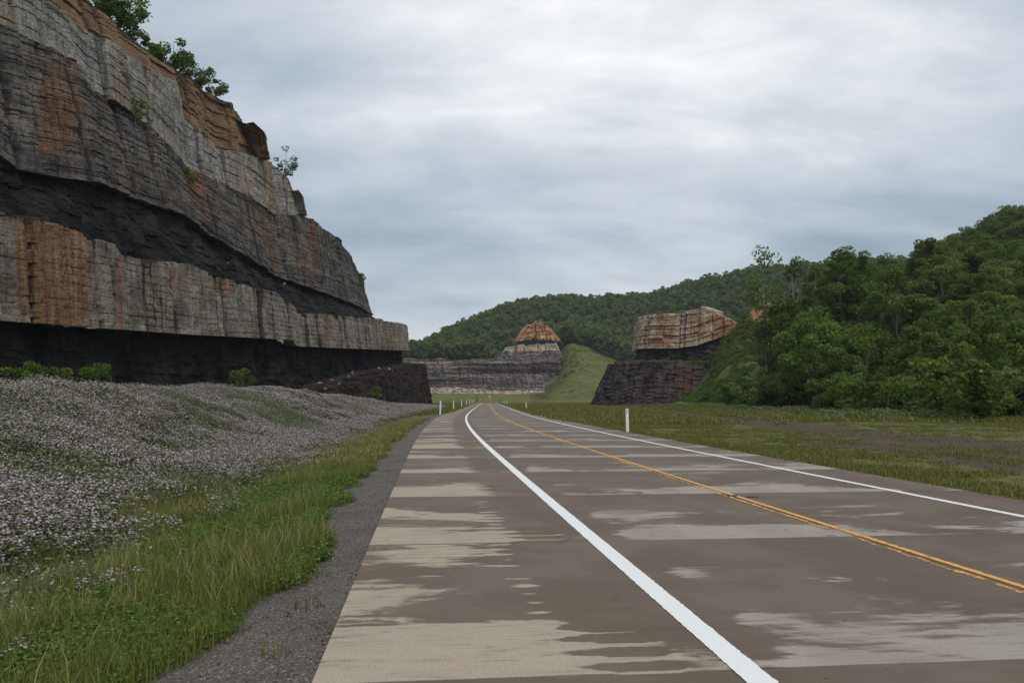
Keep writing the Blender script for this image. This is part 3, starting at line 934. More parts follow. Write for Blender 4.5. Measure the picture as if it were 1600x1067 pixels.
def build_left_cliff():
    root = link('rock_cliff', None, None, (LEFT_A[0], LEFT_A[1], 0))
    root.empty_display_size = 2
    tag(root, 'towering layered rock cutting with grey sandstone over black shale beside the vetch bank', 'rock cliff')
    inv = (-LEFT_A[0], -LEFT_A[1], 0)
    parts = []

    def T(*a, **k):
        o = tier(root, *a, **k)
        o.location = inv
        parts.append(o)
        return o
    ds = 0.2
    P, s, N, k = left_path(635, 0.8, ds, 9)
    zb1 = zlevel(P, N, 0.3, B1, k)
    T('shale_wall', P, s, np.full(len(P), -1.5), zb1 + 0.05, 0.9, 1.9, 0.16, M['shale'], 'shale', 11, label='black crumbly shale wall at the foot of the cliff')
    zb2 = zlevel(P, N, 0.8, B2, k)
    T('lower_sandstone', P, s, zb1, zb2, 0.2, 0.9, 0.11, M['sand'], 'sand', 12, beds=0.22,
      rust=[(52, 345, 142, 520, 0.75), (182, 395, 196, 520, 0.7), (262, 412, 288, 470, 0.35), (318, 425, 385, 462, 0.5), (26, 335, 40, 500, 0.35), (595, 520, 620, 545, 0.3)],
      hold=k, rag=0.25, label='grey jointed sandstone bed streaked with rust')
    P, s, N, k = left_path(577, 3.0, ds, 15)
    zb2c = zlevel(P, N, 1.0, B2, k)
    zb3 = zlevel(P, N, 4.0, B3, k)
    T('shale_ledge', P, s, zb2c - 0.25, zb3 + 0.05, 1.0, 4.6, 0.14, M['shale'], 'shale', 13, hold=k, rag=0, label='dark sloping shale between the sandstone beds')
    P, s, N, k = left_path(574, 4.6, ds, 18)
    zb3 = zlevel(P, N, 3.6, B3, k)
    zb4 = zlevel(P, N, 6.2, B4, k)
    T('middle_siltstone', P, s, zb3, np.maximum(zb4, zb3 + 0.8), 3.5, 6.2, 0.11, M['sand_dark'], 'sand', 14, beds=0.42,
      rust=[(60, 95, 125, 240, 0.6), (288, 258, 338, 308, 0.85), (425, 320, 450, 420, 0.35), (470, 350, 500, 440, 0.45), (300, 300, 345, 345, 0.3), (380, 330, 410, 380, 0.25), (0, 150, 40, 200, 0.4), (210, 200, 480, 330, -0.1)],
      hold=k, rag=0.4, label='stepped dark siltstone with rusty blocks')
    P, s, N, k = left_path(468, 7.0, ds, 24)
    zb4 = zlevel(P, N, 6.6, B4, k)
    zb5 = zlevel(P, N, 7.6, B5, k)
    T('upper_sandstone', P, s, zb4 - 0.3, np.maximum(zb5, zb4 + 0.5), 6.5, 7.6, 0.12, M['sand_pale'], 'block', 15, beds=0.5,
      rust=[(168, 70, 206, 165, 0.55), (0, 0, 30, 60, 0.3), (345, 240, 480, 330, 0.25)], hold=k, rag=0.2, label='pale grey massive sandstone near the top')
    P, s, N, k = left_path(397, 9.0, ds, 28)
    zb5 = zlevel(P, N, 8.5, B5, k)
    zb6 = zlevel(P, N, 9.8, B6, k)
    T('brown_cap', P, s, zb5 - 1.0, np.maximum(zb6, zb5 + 0.4), 8.5, 9.8, 0.12, M['sand_brown'], 'block', 16, back=45,
      hold=k, rag=0.45, label='brown weathered sandstone cap along the crest')
    # low black bench at the road end of the cutting
    P = [(-33.5, 108), (-30.5, 116), (-27.0, 128), (-24.6, 150), (-22.6, 180), (-20.6, 208), (-20.4, 212), (-22, 217), (-26, 220), (-45, 224)]
    P, s = resample(P, 0.3)
    P = smooth_path(P, 15)
    Tn = np.gradient(P, axis=0); Tn /= np.linalg.norm(Tn, axis=1)[:, None]
    N = np.stack([Tn[:, 1], -Tn[:, 0]], 1)
    k = int(np.argmax(P[:, 1] > 209))
    zt = zlevel(P, N, 2.0, [(470, 612), (500, 604), (540, 592), (575, 582), (610, 577), (640, 571), (676, 567), (700, 566)], k)
    T('shale_bench', P, s, np.full(len(P), -1.5), np.maximum(zt, 0.4), 0.0, 2.2, 0.16, M['shale_bench'], 'shale', 17, label='low brown-black shale bench at the end of the cliff')
    return root


build_left_cliff()


def plan(pts, ds, k=9):
    P, s = resample(pts, ds)
    P = smooth_path(P, k)
    T = np.gradient(P, axis=0); T /= np.linalg.norm(T, axis=1)[:, None]
    return P, s, np.stack([T[:, 1], -T[:, 0]], 1)


BENCH = []


def build_right_cliff():
    root = link('rock_outcrop', None)
    tag(root, 'two-step rock outcrop, rusty sandstone above a black shale bench, beside the wood', 'rock outcrop')
    def zl(P, N, setb, pts):
        return zlevel(P, N, setb, pts)
    # lower black bench
    P, s, N = plan([(34, 262), (24, 240), (21.0, 226), (22.5, 216), (30, 206), (40, 199), (50, 194), (58, 190)], 0.3, 13)
    zt = zl(P, N, 2.5, [(905, 590), (922, 578), (945, 568), (985, 565), (1040, 566), (1125, 566), (1200, 568)])
    kk = int(np.argmin(P[:, 1] > 218)); zt[:kk] = zt[kk]
    for bk in np.arange(6.0, 15.0, 0.45):
        q = P - N * (bk + RNG.uniform(-0.3, 0.3, len(P)))[:, None]
        BENCH.append(np.stack([q[:, 0], q[:, 1], zt + 0.15], 1)[kk::2])
    tier(root, 'shale_bench', P, s, np.full(len(P), -1.0), zt, 0.0, 5.5, 0.18, M['shale_brown'], 'shale', 31, amp=1.15, rag=0.7, rust=[(1060, 570, 1130, 620, 0.5)], flip=1, label='black shale bench, reddish at one end')
    # upper: dark seam then sandstone
    P, s, N = plan([(46, 262), (38, 240), (34.2, 226), (35.0, 219), (42, 212), (50, 207), (60, 203), (70, 200)], 0.3, 13)
    kk = int(np.argmin(P[:, 1] > 220))
    zl0 = zl(P, N, 0, [(980, 566), (1150, 566)])
    zs = zl(P, N, 0.5, [(980, 545), (1060, 544), (1090, 540), (1130, 525), (1180, 515)])
    zt = zl(P, N, 1.6, [(980, 506), (992, 497), (1030, 490), (1080, 486), (1100, 482), (1118, 488), (1140, 502), (1180, 520)])
    for z in (zl0, zs, zt):
        z[:kk] = z[kk]
    tier(root, 'dark_seam', P, s, zl0 - 0.6, zs + 0.05, 0.6, 1.0, 0.15, M['shale_brown'], 'shale', 32, amp=1.4, label='black shale seam under the sandstone')
    tier(root, 'sandstone_block', P, s, zs, np.maximum(zt, zs + 0.5), 0.0, 1.6, 0.13, M['right_rock'], 'block', 33, amp=2.0, rag=0.9,
         rust=[(1070, 480, 1200, 535, 0.55), (1036, 490, 1058, 545, 0.45), (1000, 520, 1040, 545, 0.35), (985, 495, 1000, 545, 0.4)], label='buff sandstone block striped with rust')


def build_far_cliff():
    root = link('distant_cliff', None)
    tag(root, 'distant banded grey rock face topped by an orange pyramid below the wooded ridge', 'rock face')
    def zl(P, N, setb, pts):
        return zlevel(P, N, setb, pts)
    P, s, N = plan([(-100, 500), (-62, 474), (-30, 468), (5, 464), (22, 464), (31, 470), (36, 486), (38, 500)][::1], 0.6, 11)
    flip = 1
    lo = np.full(len(P), 2.0)
    low = zl(P, N, 2, [(640, 562), (690, 560), (720, 563), (735, 562), (770, 562), (782, 556), (880, 552)])
    tier(root, 'grey_shale', P, s, lo, low + 2.2 * (fbm(s * 0.08, s * 0, 3, 4) - 0.5), 0.0, 6.0, 0.45, M['shale_grey'], 'shale', 41, dark=-0.35, amp=2.2, rag=0.8, back=30, rust=[(718, 560, 736, 600, 0.5), (640, 545, 700, 572, 0.6)], label='wide wall of banded grey shale')
    low2 = zl(P, N, 2, [(640, 607), (690, 606), (720, 607), (780, 611), (880, 611)])
    tier(root, 'pale_ledge', P, s, lo, low2, -3.5, -2.0, 0.5, M['right_rock'], 'shale', 42, amp=2.0, rag=0.8, back=5, label='pale ledge at the foot of the rock face')
    P, s, N = plan([(-11, 520), (-11, 486), (-6.5, 476), (5, 472), (22, 473), (31, 480), (32, 500)], 0.6, 7)
    a = zl(P, N, 0, [(760, 562), (900, 560)])
    b = zl(P, N, 1.5, [(775, 552), (790, 549), (880, 548)])
    tier(root, 'upper_shale', P, s, a - 1, b, 0.0, 2.5, 0.4, M['shale_grey'], 'shale', 43, dark=-0.35, amp=2.2, rag=1.0, back=20)
    P, s, N = plan([(-6, 525), (-6, 490), (-2, 480), (8, 476), (22, 477), (29, 482), (30, 500)], 0.5, 7)
    a = zl(P, N, 0, [(760, 551), (900, 550)])
    b = zl(P, N, 2.5, [(780, 552), (790, 545), (806, 538), (880, 537)])
    tier(root, 'buff_sandstone', P, s, a - 1, np.maximum(b, a - 0.5), 0.0, 3.0, 0.35, M['right_rock'], 'sand', 44, amp=2.5, rag=1.6, back=20)
    P, s, N = plan([(3, 530), (3, 494), (5, 486), (11, 481), (22, 482), (29, 487), (30, 505)], 0.5, 7)
    a = zl(P, N, 0, [(780, 539), (900, 538)])
    b = zl(P, N, 1, [(806, 534), (815, 530), (872, 530), (900, 532)])
    tier(root, 'dark_seam', P, s, a - 1, b, 0.0, 1.5, 0.35, M['shale'], 'shale', 45, amp=2.0, rag=0.8, back=18)
    P, s, N = plan([(3.2, 530), (3.2, 496), (6, 488), (12, 484), (22, 485), (29, 490), (30, 505)], 0.4, 7)
    a = zl(P, N, 0, [(780, 531), (900, 531)])
    b = zl(P, N, 7.0, [(800, 531), (812, 522), (818, 519), (822, 511), (830, 509), (834, 503), (848, 504), (852, 511), (860, 513), (866, 522), (878, 527), (900, 531)])
    tier(root, 'orange_peak', P, s, a - 0.6, np.maximum(b, a - 0.3), 0.0, 7.0, 0.35, M['orange_rock'], 'sand', 46, amp=3.2, rag=2.2, back=10, label='orange sandstone pyramid on top of the far rock face')


build_right_cliff()
build_far_cliff()


# ------------------------------------------------------------------ foliage building blocks
def leaf_quads(centres, size, rg, up=0.5, aspect=0.7):
    """one small bent-free leaf face per centre, random tilt"""
    n = len(centres)
    nrm = rg.normal(0, 1, (n, 3)); nrm[:, 2] = np.abs(nrm[:, 2]) + up
    nrm /= np.linalg.norm(nrm, axis=1)[:, None]
    a = np.cross(nrm, rg.normal(0, 1, (n, 3))); a /= np.linalg.norm(a, axis=1)[:, None]
    b = np.cross(nrm, a)
    sz = (size * rg.uniform(0.65, 1.3, n))[:, None]
    v = np.stack([centres - a * sz, centres - b * sz * aspect, centres + a * sz, centres + b * sz * aspect], 1).reshape(-1, 3)
    f = np.arange(4 * n).reshape(n, 4)
    return v, f


def crown_mesh(name, rg, H, R, base, clumps, per, leaf, mat, clump_r=0.28, sparse=0.0, cone=0.0):
    cs = []
    for k in range(clumps):
        for _ in range(40):
            d = rg.normal(0, 1, 3); d /= np.linalg.norm(d)
            r = rg.uniform(0.45, 1.0) ** 0.5
            p = d * r
            zz = (p[2] + 1) / 2
            w = 1 - cone * zz
            p = np.array([p[0] * R * w, p[1] * R * w, base + zz * (H - base)])
            if p[2] > base * 0.9:
                break
        cs.append(p)
    cs = np.array(cs)
    V, Fc, SH = [], [], []
    off = 0
    for c in cs:
        cr = R * clump_r * rg.uniform(0.7, 1.35)
        n = int(per * rg.uniform(0.6, 1.3))
        d = rg.normal(0, 1, (n, 3)); d /= np.linalg.norm(d, axis=1)[:, None]
        d *= (rg.uniform(0.25, 1.0, n) ** 0.45)[:, None] * cr
        d[:, 2] *= 0.72
        v, f = leaf_quads(c + d, leaf, rg)
        V.append(v); Fc.append(f + off); off += len(v)
        SH.append(np.repeat(np.clip(rg.uniform(0.2, 0.8) + rg.normal(0, 0.15, n), 0, 1), 4))
    return mesh_from(name, np.vstack(V), np.vstack(Fc), mat, False, {'shade': ('FLOAT', np.concatenate(SH))}), cs


def trunk_mesh(name, rg, H, r0, cs, mat, lean=0.0, nlimb=9):
    pts = [np.array([0, 0, -0.6])]
    k = 6
    x = y = 0.0
    for i in range(1, k + 1):
        x += rg.normal(0, 0.012 * H) + lean; y += rg.normal(0, 0.012 * H)
        pts.append(np.array([x, y, H * 0.92 * i / k]))
    rad = [r0 * (1.25 if i == 0 else 1 - 0.86 * i / k) for i in range(k + 1)]
    segs = [(pts, rad)]
    pa = np.array(pts)
    for c in cs[rg.permutation(len(cs))[:nlimb]]:
        zb = max(H * 0.15, c[2] - rg.uniform(0.12, 0.25) * H)
        b = np.array([np.interp(zb, pa[:, 2], pa[:, q]) for q in range(3)])
        mid = (b + c) / 2 + np.array([0, 0, 0.03 * H])
        r = r0 * 0.34 * (1 - zb / H) + 0.02
        segs.append(([b, mid, c], [r, r * 0.6, r * 0.2]))
    V, Fc = tubes(segs, 6)
    return mesh_from(name, V, Fc, mat, True)


TREES = {}


def tree_kind(key, seed, H, R, base, clumps, per, leaf, lmat, bmat, r0, clump_r=0.28, cone=0.0, nlimb=9):
    rg = np.random.default_rng(seed)
    cm, cs = crown_mesh('crown_' + key, rg, H, R, base, clumps, per, leaf, lmat, clump_r, cone=cone)
    TREES[key] = (cm, trunk_mesh('trunk_' + key, rg, H, r0, cs, bmat, nlimb=nlimb), H, R)


tree_kind('oak1', 1, 12, 4.2, 2.2, 46, 190, 0.195, M['leaf_wood'], M['bark'], 0.28)
tree_kind('oak2', 2, 13, 3.8, 2.0, 44, 190, 0.195, M['leaf_wood'], M['bark'], 0.26)
tree_kind('oak3', 3, 11, 4.6, 1.6, 50, 185, 0.195, M['leaf_wood'], M['bark'], 0.30)
tree_kind('oak4', 4, 14, 3.6, 2.5, 46, 190, 0.195, M['leaf_wood'], M['bark'], 0.26, cone=0.25)
tree_kind('tall1', 5, 15, 2.5, 5.0, 30, 70, 0.20, M['leaf_wood'], M['pale_bark'], 0.20, clump_r=0.46, nlimb=16)
tree_kind('tall2', 6, 14, 2.2, 3.5, 28, 70, 0.20, M['leaf_wood'], M['pale_bark'], 0.18, clump_r=0.46, cone=0.3, nlimb=16)
tree_kind('bush1', 7, 3.2, 2.0, 0.2, 26, 95, 0.15, M['leaf_bush'], M['bark'], 0.07, clump_r=0.32)
tree_kind('bush2', 8, 2.6, 1.7, 0.15, 22, 95, 0.14, M['leaf_bush'], M['bark'], 0.06, clump_r=0.34)
tree_kind('bush3', 9, 4.2, 2.2, 0.3, 28, 100, 0.16, M['leaf_wood'], M['bark'], 0.08, clump_r=0.31)
tree_kind('sapling', 10, 5.0, 1.5, 0.9, 17, 60, 0.13, M['leaf_wood'], M['pale_bark'], 0.07, clump_r=0.34, nlimb=12)
tree_kind('ledge', 11, 1.3, 0.9, 0.05, 14, 45, 0.09, M['leaf_bush'], M['bark'], 0.03, clump_r=0.38, nlimb=6)
tree_kind('far1', 12, 12, 4.4, 1.0, 34, 34, 0.55, M['leaf_far'], M['bark'], 0.28, clump_r=0.33)
tree_kind('far2', 13, 13, 4.0, 1.0, 34, 34, 0.55, M['leaf_far'], M['bark'], 0.28, clump_r=0.33, cone=0.2)
tree_kind('far3', 14, 11, 4.8, 1.0, 36, 34, 0.55, M['leaf_far'], M['bark'], 0.28, clump_r=0.31)


def plant(name, key, loc, scale, label, cat, group=None, rz=None, sx=1.0):
    cm, tm, H, R = TREES[key]
    root = link(name, None, None, loc)
    root.rotation_euler[2] = random.uniform(0, 6.28) if rz is None else rz
    root.scale = (scale * sx, scale * sx, scale)
    link('trunk', tm, root)
    link('crown', cm, root)
    tag(root, label, cat, group)
    return root


def gz1(x, y):
    return float(gz(np.array([x]), np.array([y]))[0])


# ------------------------------------------------------------------ woods on the right
def zone_label(x, y, z):
    px, py = project(np.array([x]), np.array([y]), np.array([z + 5.0]))
    if px[0] < 1260:
        return 'leafy tree in the thick part of the wood beside the rock outcrop'
    if y < 105:
        return 'leafy tree in the front ranks of the wood just behind the roadside bushes'
    if py[0] < 430:
        return 'leafy tree high on the wooded hill, near its crest against the sky'
    if px[0] < 1430:
        return 'leafy tree in the middle of the wood below the dip in the skyline'
    return 'leafy tree half way up the steep wooded hill'


def build_woods():
    rg = np.random.default_rng(99)
    placed = []

    def free(x, y, d):
        return all((x - a) ** 2 + (y - b) ** 2 > (d + c) ** 2 * 0.25 for a, b, c in placed)
    # trees that stand out against the sky, by picture column and top row
    stand = [
        ('tall1', 1196, 388, 150, 'tall thin tree with a see-through crown, first on the skyline above the outcrop'),
        ('tall2', 1240, 394, 152, 'slim ragged tree on the skyline, second from the outcrop'),
        ('tall2', 1275, 406, 150, 'small-topped slim tree on the skyline between two taller ones'),
        ('oak4', 1312, 386, 140, 'tallest dense tree of the row on the skyline beside the hill'),
        ('oak2', 1338, 390, 143, 'dark broad tree touching the hill on the skyline'),
        ('oak1', 1398, 424, 118, 'large rounded brownish-green tree below the hill slope'),
        ('oak3', 1275, 490, 108, 'broad dark tree standing in front of the skyline trees'),
        ('oak3', 1222, 470, 150, 'rounded tree at the outcrop end of the wood'),
    ]
    for key, px, py, Y, lab in stand:
        x, y, ztop = at(px, py, Y)
        g = gz1(x, y)
        H = TREES[key][2]
        s = max(0.5, (ztop - g) / H)
        plant('broadleaf_tree', key, (x, y, g), s, lab, 'tree', 'trees of the right-hand wood', sx=min(1.0, 1.25 / s))
        placed.append((x, y, 5))
    # hillside trees
    cand = []
    for _ in range(9000):
        Y = rg.uniform(70, 300); X = rg.uniform(40, 270)
        if X + 0.05 * (100 - Y) < 44:
            continue
        cand.append((X, Y))
    cand = np.array(cand)
    Z = gz(cand[:, 0], cand[:, 1])
    px, py = project(cand[:, 0], cand[:, 1], Z + 6)
    ok = (px > 1165) & (px < 1680)
    # keep the outcrop and its grassy ramp clear
    ok &= ~((cand[:, 0] < 74) & (cand[:, 1] > 165))
    ok &= ~((px < 1215) & (cand[:, 1] < 205) & (cand[:, 0] < 60))
    ok &= Z > 0.2
    cand, Z = cand[ok], Z[ok]
    # far side of the hill crest cannot be seen
    vis = []
    for (x, y), z in zip(cand, Z):
        q = np.linspace(0.35, 0.97, 28)
        g = gz(x * q, y * q, False)
        line = CAM_H + (z + 13 - CAM_H) * q
        vis.append(np.all(g < line))
    cand, Z = cand[np.array(vis)], Z[np.array(vis)]
    keys = ['oak1', 'oak2', 'oak3', 'oak4']
    n = 0
    order = np.argsort(np.hypot(cand[:, 0], cand[:, 1]) + rg.uniform(0, 60, len(cand)))
    for i in order:
        x, y = cand[i]
        d = 4.6 + 0.012 * math.hypot(x, y)
        if n >= 285 or not free(x, y, d * 1.1):
            continue
        placed.append((x, y, d))
        s = rg.uniform(0.55, 0.95)
        plant('broadleaf_tree', keys[rg.integers(4)], (x, y, Z[i]), s, zone_label(x, y, Z[i]), 'tree', 'trees of the right-hand wood', sx=rg.uniform(0.95, 1.2))
        n += 1
    # undergrowth along the foot of the wood
    row = []
    for k in range(64):
        Y = rg.uniform(58, 175)
        X = 38.5 + rg.uniform(-1.0, 7.5) - 0.05 * (100 - Y)
        if any((X - a) ** 2 + (Y - b) ** 2 < 4.2 for a, b in row):
            continue
        row.append((X, Y))
        px_, _ = project(np.array([X]), np.array([Y]), np.array([2.0]))
        if px_[0] > 1660 or (px_[0] < 1140):
            continue
        plant('leafy_bush', ['bush1', 'bush2', 'bush3'][rg.integers(3)], (X, Y, gz1(X, Y)), rg.uniform(0.8, 1.5), 'rounded leafy bush in the row along the foot of the wood', 'bush', 'bushes along the edge of the wood')


build_woods()


def build_ramp_bushes():
    spots = [(50, 178, 1.3, 'bush at the foot of the green ramp below the outcrop'), (66, 186, 1.3, 'bush between the green ramp and the wood'),
             (74, 190, 1.4, 'bush beside the bare orange soil'), (58, 174, 1.4, 'bush on the low bank before the ramp'), (74, 206, 1.6, 'bush above the bare orange soil'), (45, 184, 0.8, 'small bush against the black bench')]
    for k, (x, y, sc, lab) in enumerate(spots):
        plant('leafy_bush', ['bush1', 'bush3', 'bush2'][k % 3], (x, y, gz1(x, y)), sc, lab, 'bush', 'bushes on the ramp by the outcrop')


build_ramp_bushes()


# ------------------------------------------------------------------ scatter helper for what nobody could count
def scatter_mesh(name, protos, pts, rot, scl, idx, label, cat):
    """one object of kind stuff: points that carry copies of a few small meshes"""
    me = mesh_from(name, pts, np.zeros((0, 4), np.int32), None, False,
                   {'rot': ('FLOAT_VECTOR', rot), 'scl': ('FLOAT', scl), 'pidx': ('INT', idx)})
    o = link(name, me)
    tag(o, label, cat, kind='stuff')
    gname = name + '_scatter'
    nt = bpy.data.node_groups.new(gname, 'GeometryNodeTree')
    nt.interface.new_socket('Geometry', in_out='INPUT', socket_type='NodeSocketGeometry')
    nt.interface.new_socket('Geometry', in_out='OUTPUT', socket_type='NodeSocketGeometry')
    n, L = nt.nodes, nt.links.new
    gi, go = n.new('NodeGroupInput'), n.new('NodeGroupOutput')
    join = n.new('GeometryNodeJoinGeometry')

    def named(nm, typ):
        a = n.new('GeometryNodeInputNamedAttribute'); a.data_type = typ; a.inputs[0].default_value = nm
        return a.outputs[0]
    r = n.new('FunctionNodeEulerToRotation'); L(named('rot', 'FLOAT_VECTOR'), r.inputs[0])
    sc = named('scl', 'FLOAT')
    ix = named('pidx', 'INT')
    for k, pme in enumerate(protos):
        po = bpy.data.objects.new(pme.name, pme)           # carries the mesh for the nodes only; never placed in the scene
        oi = n.new('GeometryNodeObjectInfo'); oi.inputs['Object'].default_value = po
        cmp = n.new('FunctionNodeCompare'); cmp.data_type = 'INT'; cmp.operation = 'EQUAL'
        L(ix, cmp.inputs[2]); cmp.inputs[3].default_value = k
        iop = n.new('GeometryNodeInstanceOnPoints')
        L(gi.outputs[0], iop.inputs['Points']); L(cmp.outputs[0], iop.inputs['Selection'])
        L(oi.outputs['Geometry'], iop.inputs['Instance'])
        L(r.outputs[0], iop.inputs['Rotation']); L(sc, iop.inputs['Scale'])
        L(iop.outputs[0], join.inputs[0])
    L(join.outputs[0], go.inputs[0])
    md = o.modifiers.new('scatter', 'NODES')
    md.node_group = nt
    return o


def scatter(name, protos, P, scale, weights, label, cat, tilt=0.12, patch=None):
    n = len(P)
    rot = np.stack([RNG.normal(0, tilt, n), RNG.normal(0, tilt, n), RNG.uniform(0, 6.283, n)], 1)
    idx = RNG.choice(len(protos), n, p=np.array(weights) / np.sum(weights))
    if patch is not None:
        q = fbm(P[:, 0] * patch, P[:, 1] * patch * 0.8, 83, 4) + RNG.normal(0, 0.05, n)
        r = np.argsort(np.argsort(q)) / n
        idx = np.searchsorted(np.cumsum(np.array(weights) / np.sum(weights)), r).clip(0, len(protos) - 1)
    return scatter_mesh(name, protos, P, rot, scale, idx, label, cat)


def in_view(P, margin=60, top=0):
    px, py = project(P[:, 0], P[:, 1], P[:, 2])
    return (P[:, 1] > 1.5) & (px > -margin - 40) & (px < 1600 + margin) & (py < 1067 + 180)


# far woods -----------------------------------------------------------------
def build_far_woods():
    rg = np.random.default_rng(5)
    n = 26000
    X = rg.uniform(-260, 560, n); Y = rg.uniform(460, 860, n)
    Z = gz(X, Y, False)
    px, py = project(X, Y, Z + 8)
    ok = (px > 560) & (px < 1500) & (Z > 6)
    edge = 512 + 14 * (fbm(X * 0.03, Y * 0.0 + 1, 6, 3) - 0.5)
    ok &= (Y > np.where(X > 42, np.maximum(edge - 0.9 * (X - 42), 462), edge))
    P = np.stack([X, Y, Z], 1)[ok]
    # thin to a natural spacing
    cell = {}
    keep = []
    for i, p in enumerate(P):
        k = (int(p[0] // 5.5), int(p[1] // 6.5))
        if k in cell:
            continue
        cell[k] = 1; keep.append(i)
    P = P[keep]
    # front trees beside the rock face and behind the outcrop
    ex = []
    for _ in range(500):
        x = rg.uniform(-70, -18); y = rg.uniform(486, 515)
        ex.append((x, y, 24.0 + (y - 486) * 0.12))
    ex = np.array(ex)
    k2 = {}
    e2 = []
    for p in ex:
        k = (int(p[0] // 5), int(p[1] // 6))
        if k not in k2:
            k2[k] = 1; e2.append(p)
    P = np.vstack([P, np.array(e2)]) if e2 else P
    sc = rg.uniform(0.7, 1.1, len(P))
    scatter('woods', [TREES['far1'][0], TREES['far2'][0], TREES['far3'][0]], P, sc, [1, 1, 1], 'dense green deciduous woods covering the distant ridge', 'woods', 0.05)
    # rest of the near hill wood, past the trees built one by one
    X = rg.uniform(60, 300, 5000); Y = rg.uniform(150, 420, 5000)
    Z = gz(X, Y, False)
    px, py = project(X, Y, Z + 8)
    ok = (px > 1180) & (px < 1720) & (Z > 12) & (X > 78)
    P = np.stack([X, Y, Z], 1)[ok]
    cell, keep = {}, []
    for i, p in enumerate(P):
        k = (int(p[0] // 6), int(p[1] // 6))
        if k not in cell:
            cell[k] = 1; keep.append(i)
    P = P[keep]
    scatter('hillside_woods', [TREES['oak1'][0], TREES['oak2'][0], TREES['oak3'][0]], P, rg.uniform(0.5, 0.8, len(P)), [1, 1, 1], 'thick green tree cover filling the wooded hillside behind the bushes', 'woods', 0.05)


build_far_woods()


# ------------------------------------------------------------------ small plants
def clump(name, rg, nleaf, leaf, rad, hgt, lmat, nflow=0, fsize=0.02, fmat=None, dome=True):
    r = rad * np.sqrt(rg.uniform(0, 1, nleaf)); a = rg.uniform(0, 6.283, nleaf)
    z = hgt * rg.uniform(0.15, 1.0, nleaf) * (1 - 0.6 * (r / rad) ** 2 if dome else 1)
    c = np.stack([r * np.cos(a), r * np.sin(a), z], 1)
    v, f = leaf_quads(c, leaf, rg, 0.8, 0.55)
    V, Fc = [v], [f]
    SH = [np.repeat(rg.uniform(0, 1, nleaf), 4)]
    mi = [np.zeros(nleaf, np.int32)]
    off = len(v)
    if nflow:
        r = rad * np.sqrt(rg.uniform(0, 1, nflow)); a = rg.uniform(0, 6.283, nflow)
        z = hgt * (1 - 0.6 * (r / rad) ** 2 if dome else 1) * rg.uniform(0.85, 1.15, nflow) + fsize
        for k in range(nflow):
            c = np.array([r[k] * math.cos(a[k]), r[k] * math.sin(a[k]), z[k]])
            s = fsize * rg.uniform(0.7, 1.25)
            ring = [c + s * np.array([math.cos(q * 1.2566), math.sin(q * 1.2566), rg.uniform(-0.25, 0.15)]) for q in range(5)]
            V.append(np.vstack(ring + [c + (0, 0, s * 0.7), c - (0, 0, s * 0.5)]))
            ff = []
            for q in range(5):
                ff.append((off + q, off + (q + 1) % 5, off + 5, off + 5)); ff.append((off + (q + 1) % 5, off + q, off + 6, off + 6))
            Fc.append(np.array(ff)); mi.append(np.ones(10, np.int32)); SH.append(np.full(7, rg.uniform(0, 1)))
            off += 7
    faces = [tuple(dict.fromkeys(int(q) for q in f)) for f in np.vstack(Fc)]
    me = bpy.data.meshes.new(name)
    me.from_pydata(np.vstack(V).tolist(), [], faces)
    at_ = me.attributes.new('shade', 'FLOAT', 'POINT'); at_.data.foreach_set('value', np.concatenate(SH).astype(np.float32))
    me.materials.append(lmat)
    if fmat:
        me.materials.append(fmat)
    me.polygons.foreach_set('material_index', np.concatenate(mi))
    me.update()
    return me


def tuft(name, rg, nb, rad, hlo, hhi, w, mat, droop=0.35, straw=0.0):
    V, Fc, SH, mi = [], [], [], []
    off = 0
    for k in range(nb):
        a, r = rg.uniform(0, 6.283), rad * math.sqrt(rg.uniform(0, 1))
        b = np.array([r * math.cos(a), r * math.sin(a), -0.02])
        h = rg.uniform(hlo, hhi)
        da = rg.uniform(0, 6.283)
        d = np.array([math.cos(da), math.sin(da), 0]); sd = np.array([-d[1], d[0], 0])
        ln = droop * h * rg.uniform(0.2, 1.2)
        p1 = b + d * ln * 0.3 + np.array([0, 0, h * 0.6]); p2 = b + d * ln + np.array([0, 0, h])
        ww = w * rg.uniform(0.7, 1.3)
        V += [b - sd * ww, b + sd * ww, p1 + sd * ww * 0.8, p1 - sd * ww * 0.8, p2]
        Fc += [(off, off + 1, off + 2, off + 3), (off + 3, off + 2, off + 4)]
        SH += [rg.uniform(0, 1)] * 5
        m_ = 1 if rg.random() < straw else 0
        mi += [m_, m_]
        off += 5
    me = bpy.data.meshes.new(name)
    me.from_pydata([tuple(v) for v in V], [], Fc)
    at_ = me.attributes.new('shade', 'FLOAT', 'POINT'); at_.data.foreach_set('value', np.array(SH, np.float32))
    me.materials.append(mat); me.materials.append(M['straw'])
    me.polygons.foreach_set('material_index', np.array(mi, np.int32))
    me.update()
    return me


def sample_band(n, ylo, yhi, tlo, thi, bias=1.0):
    u = RNG.uniform(0, 1, n)
    Y = ylo * (yhi / ylo) ** (u ** bias)          # denser close to the camera
    t = RNG.uniform(tlo, thi, n)
    X = xl(Y) + t
    return X, Y, t


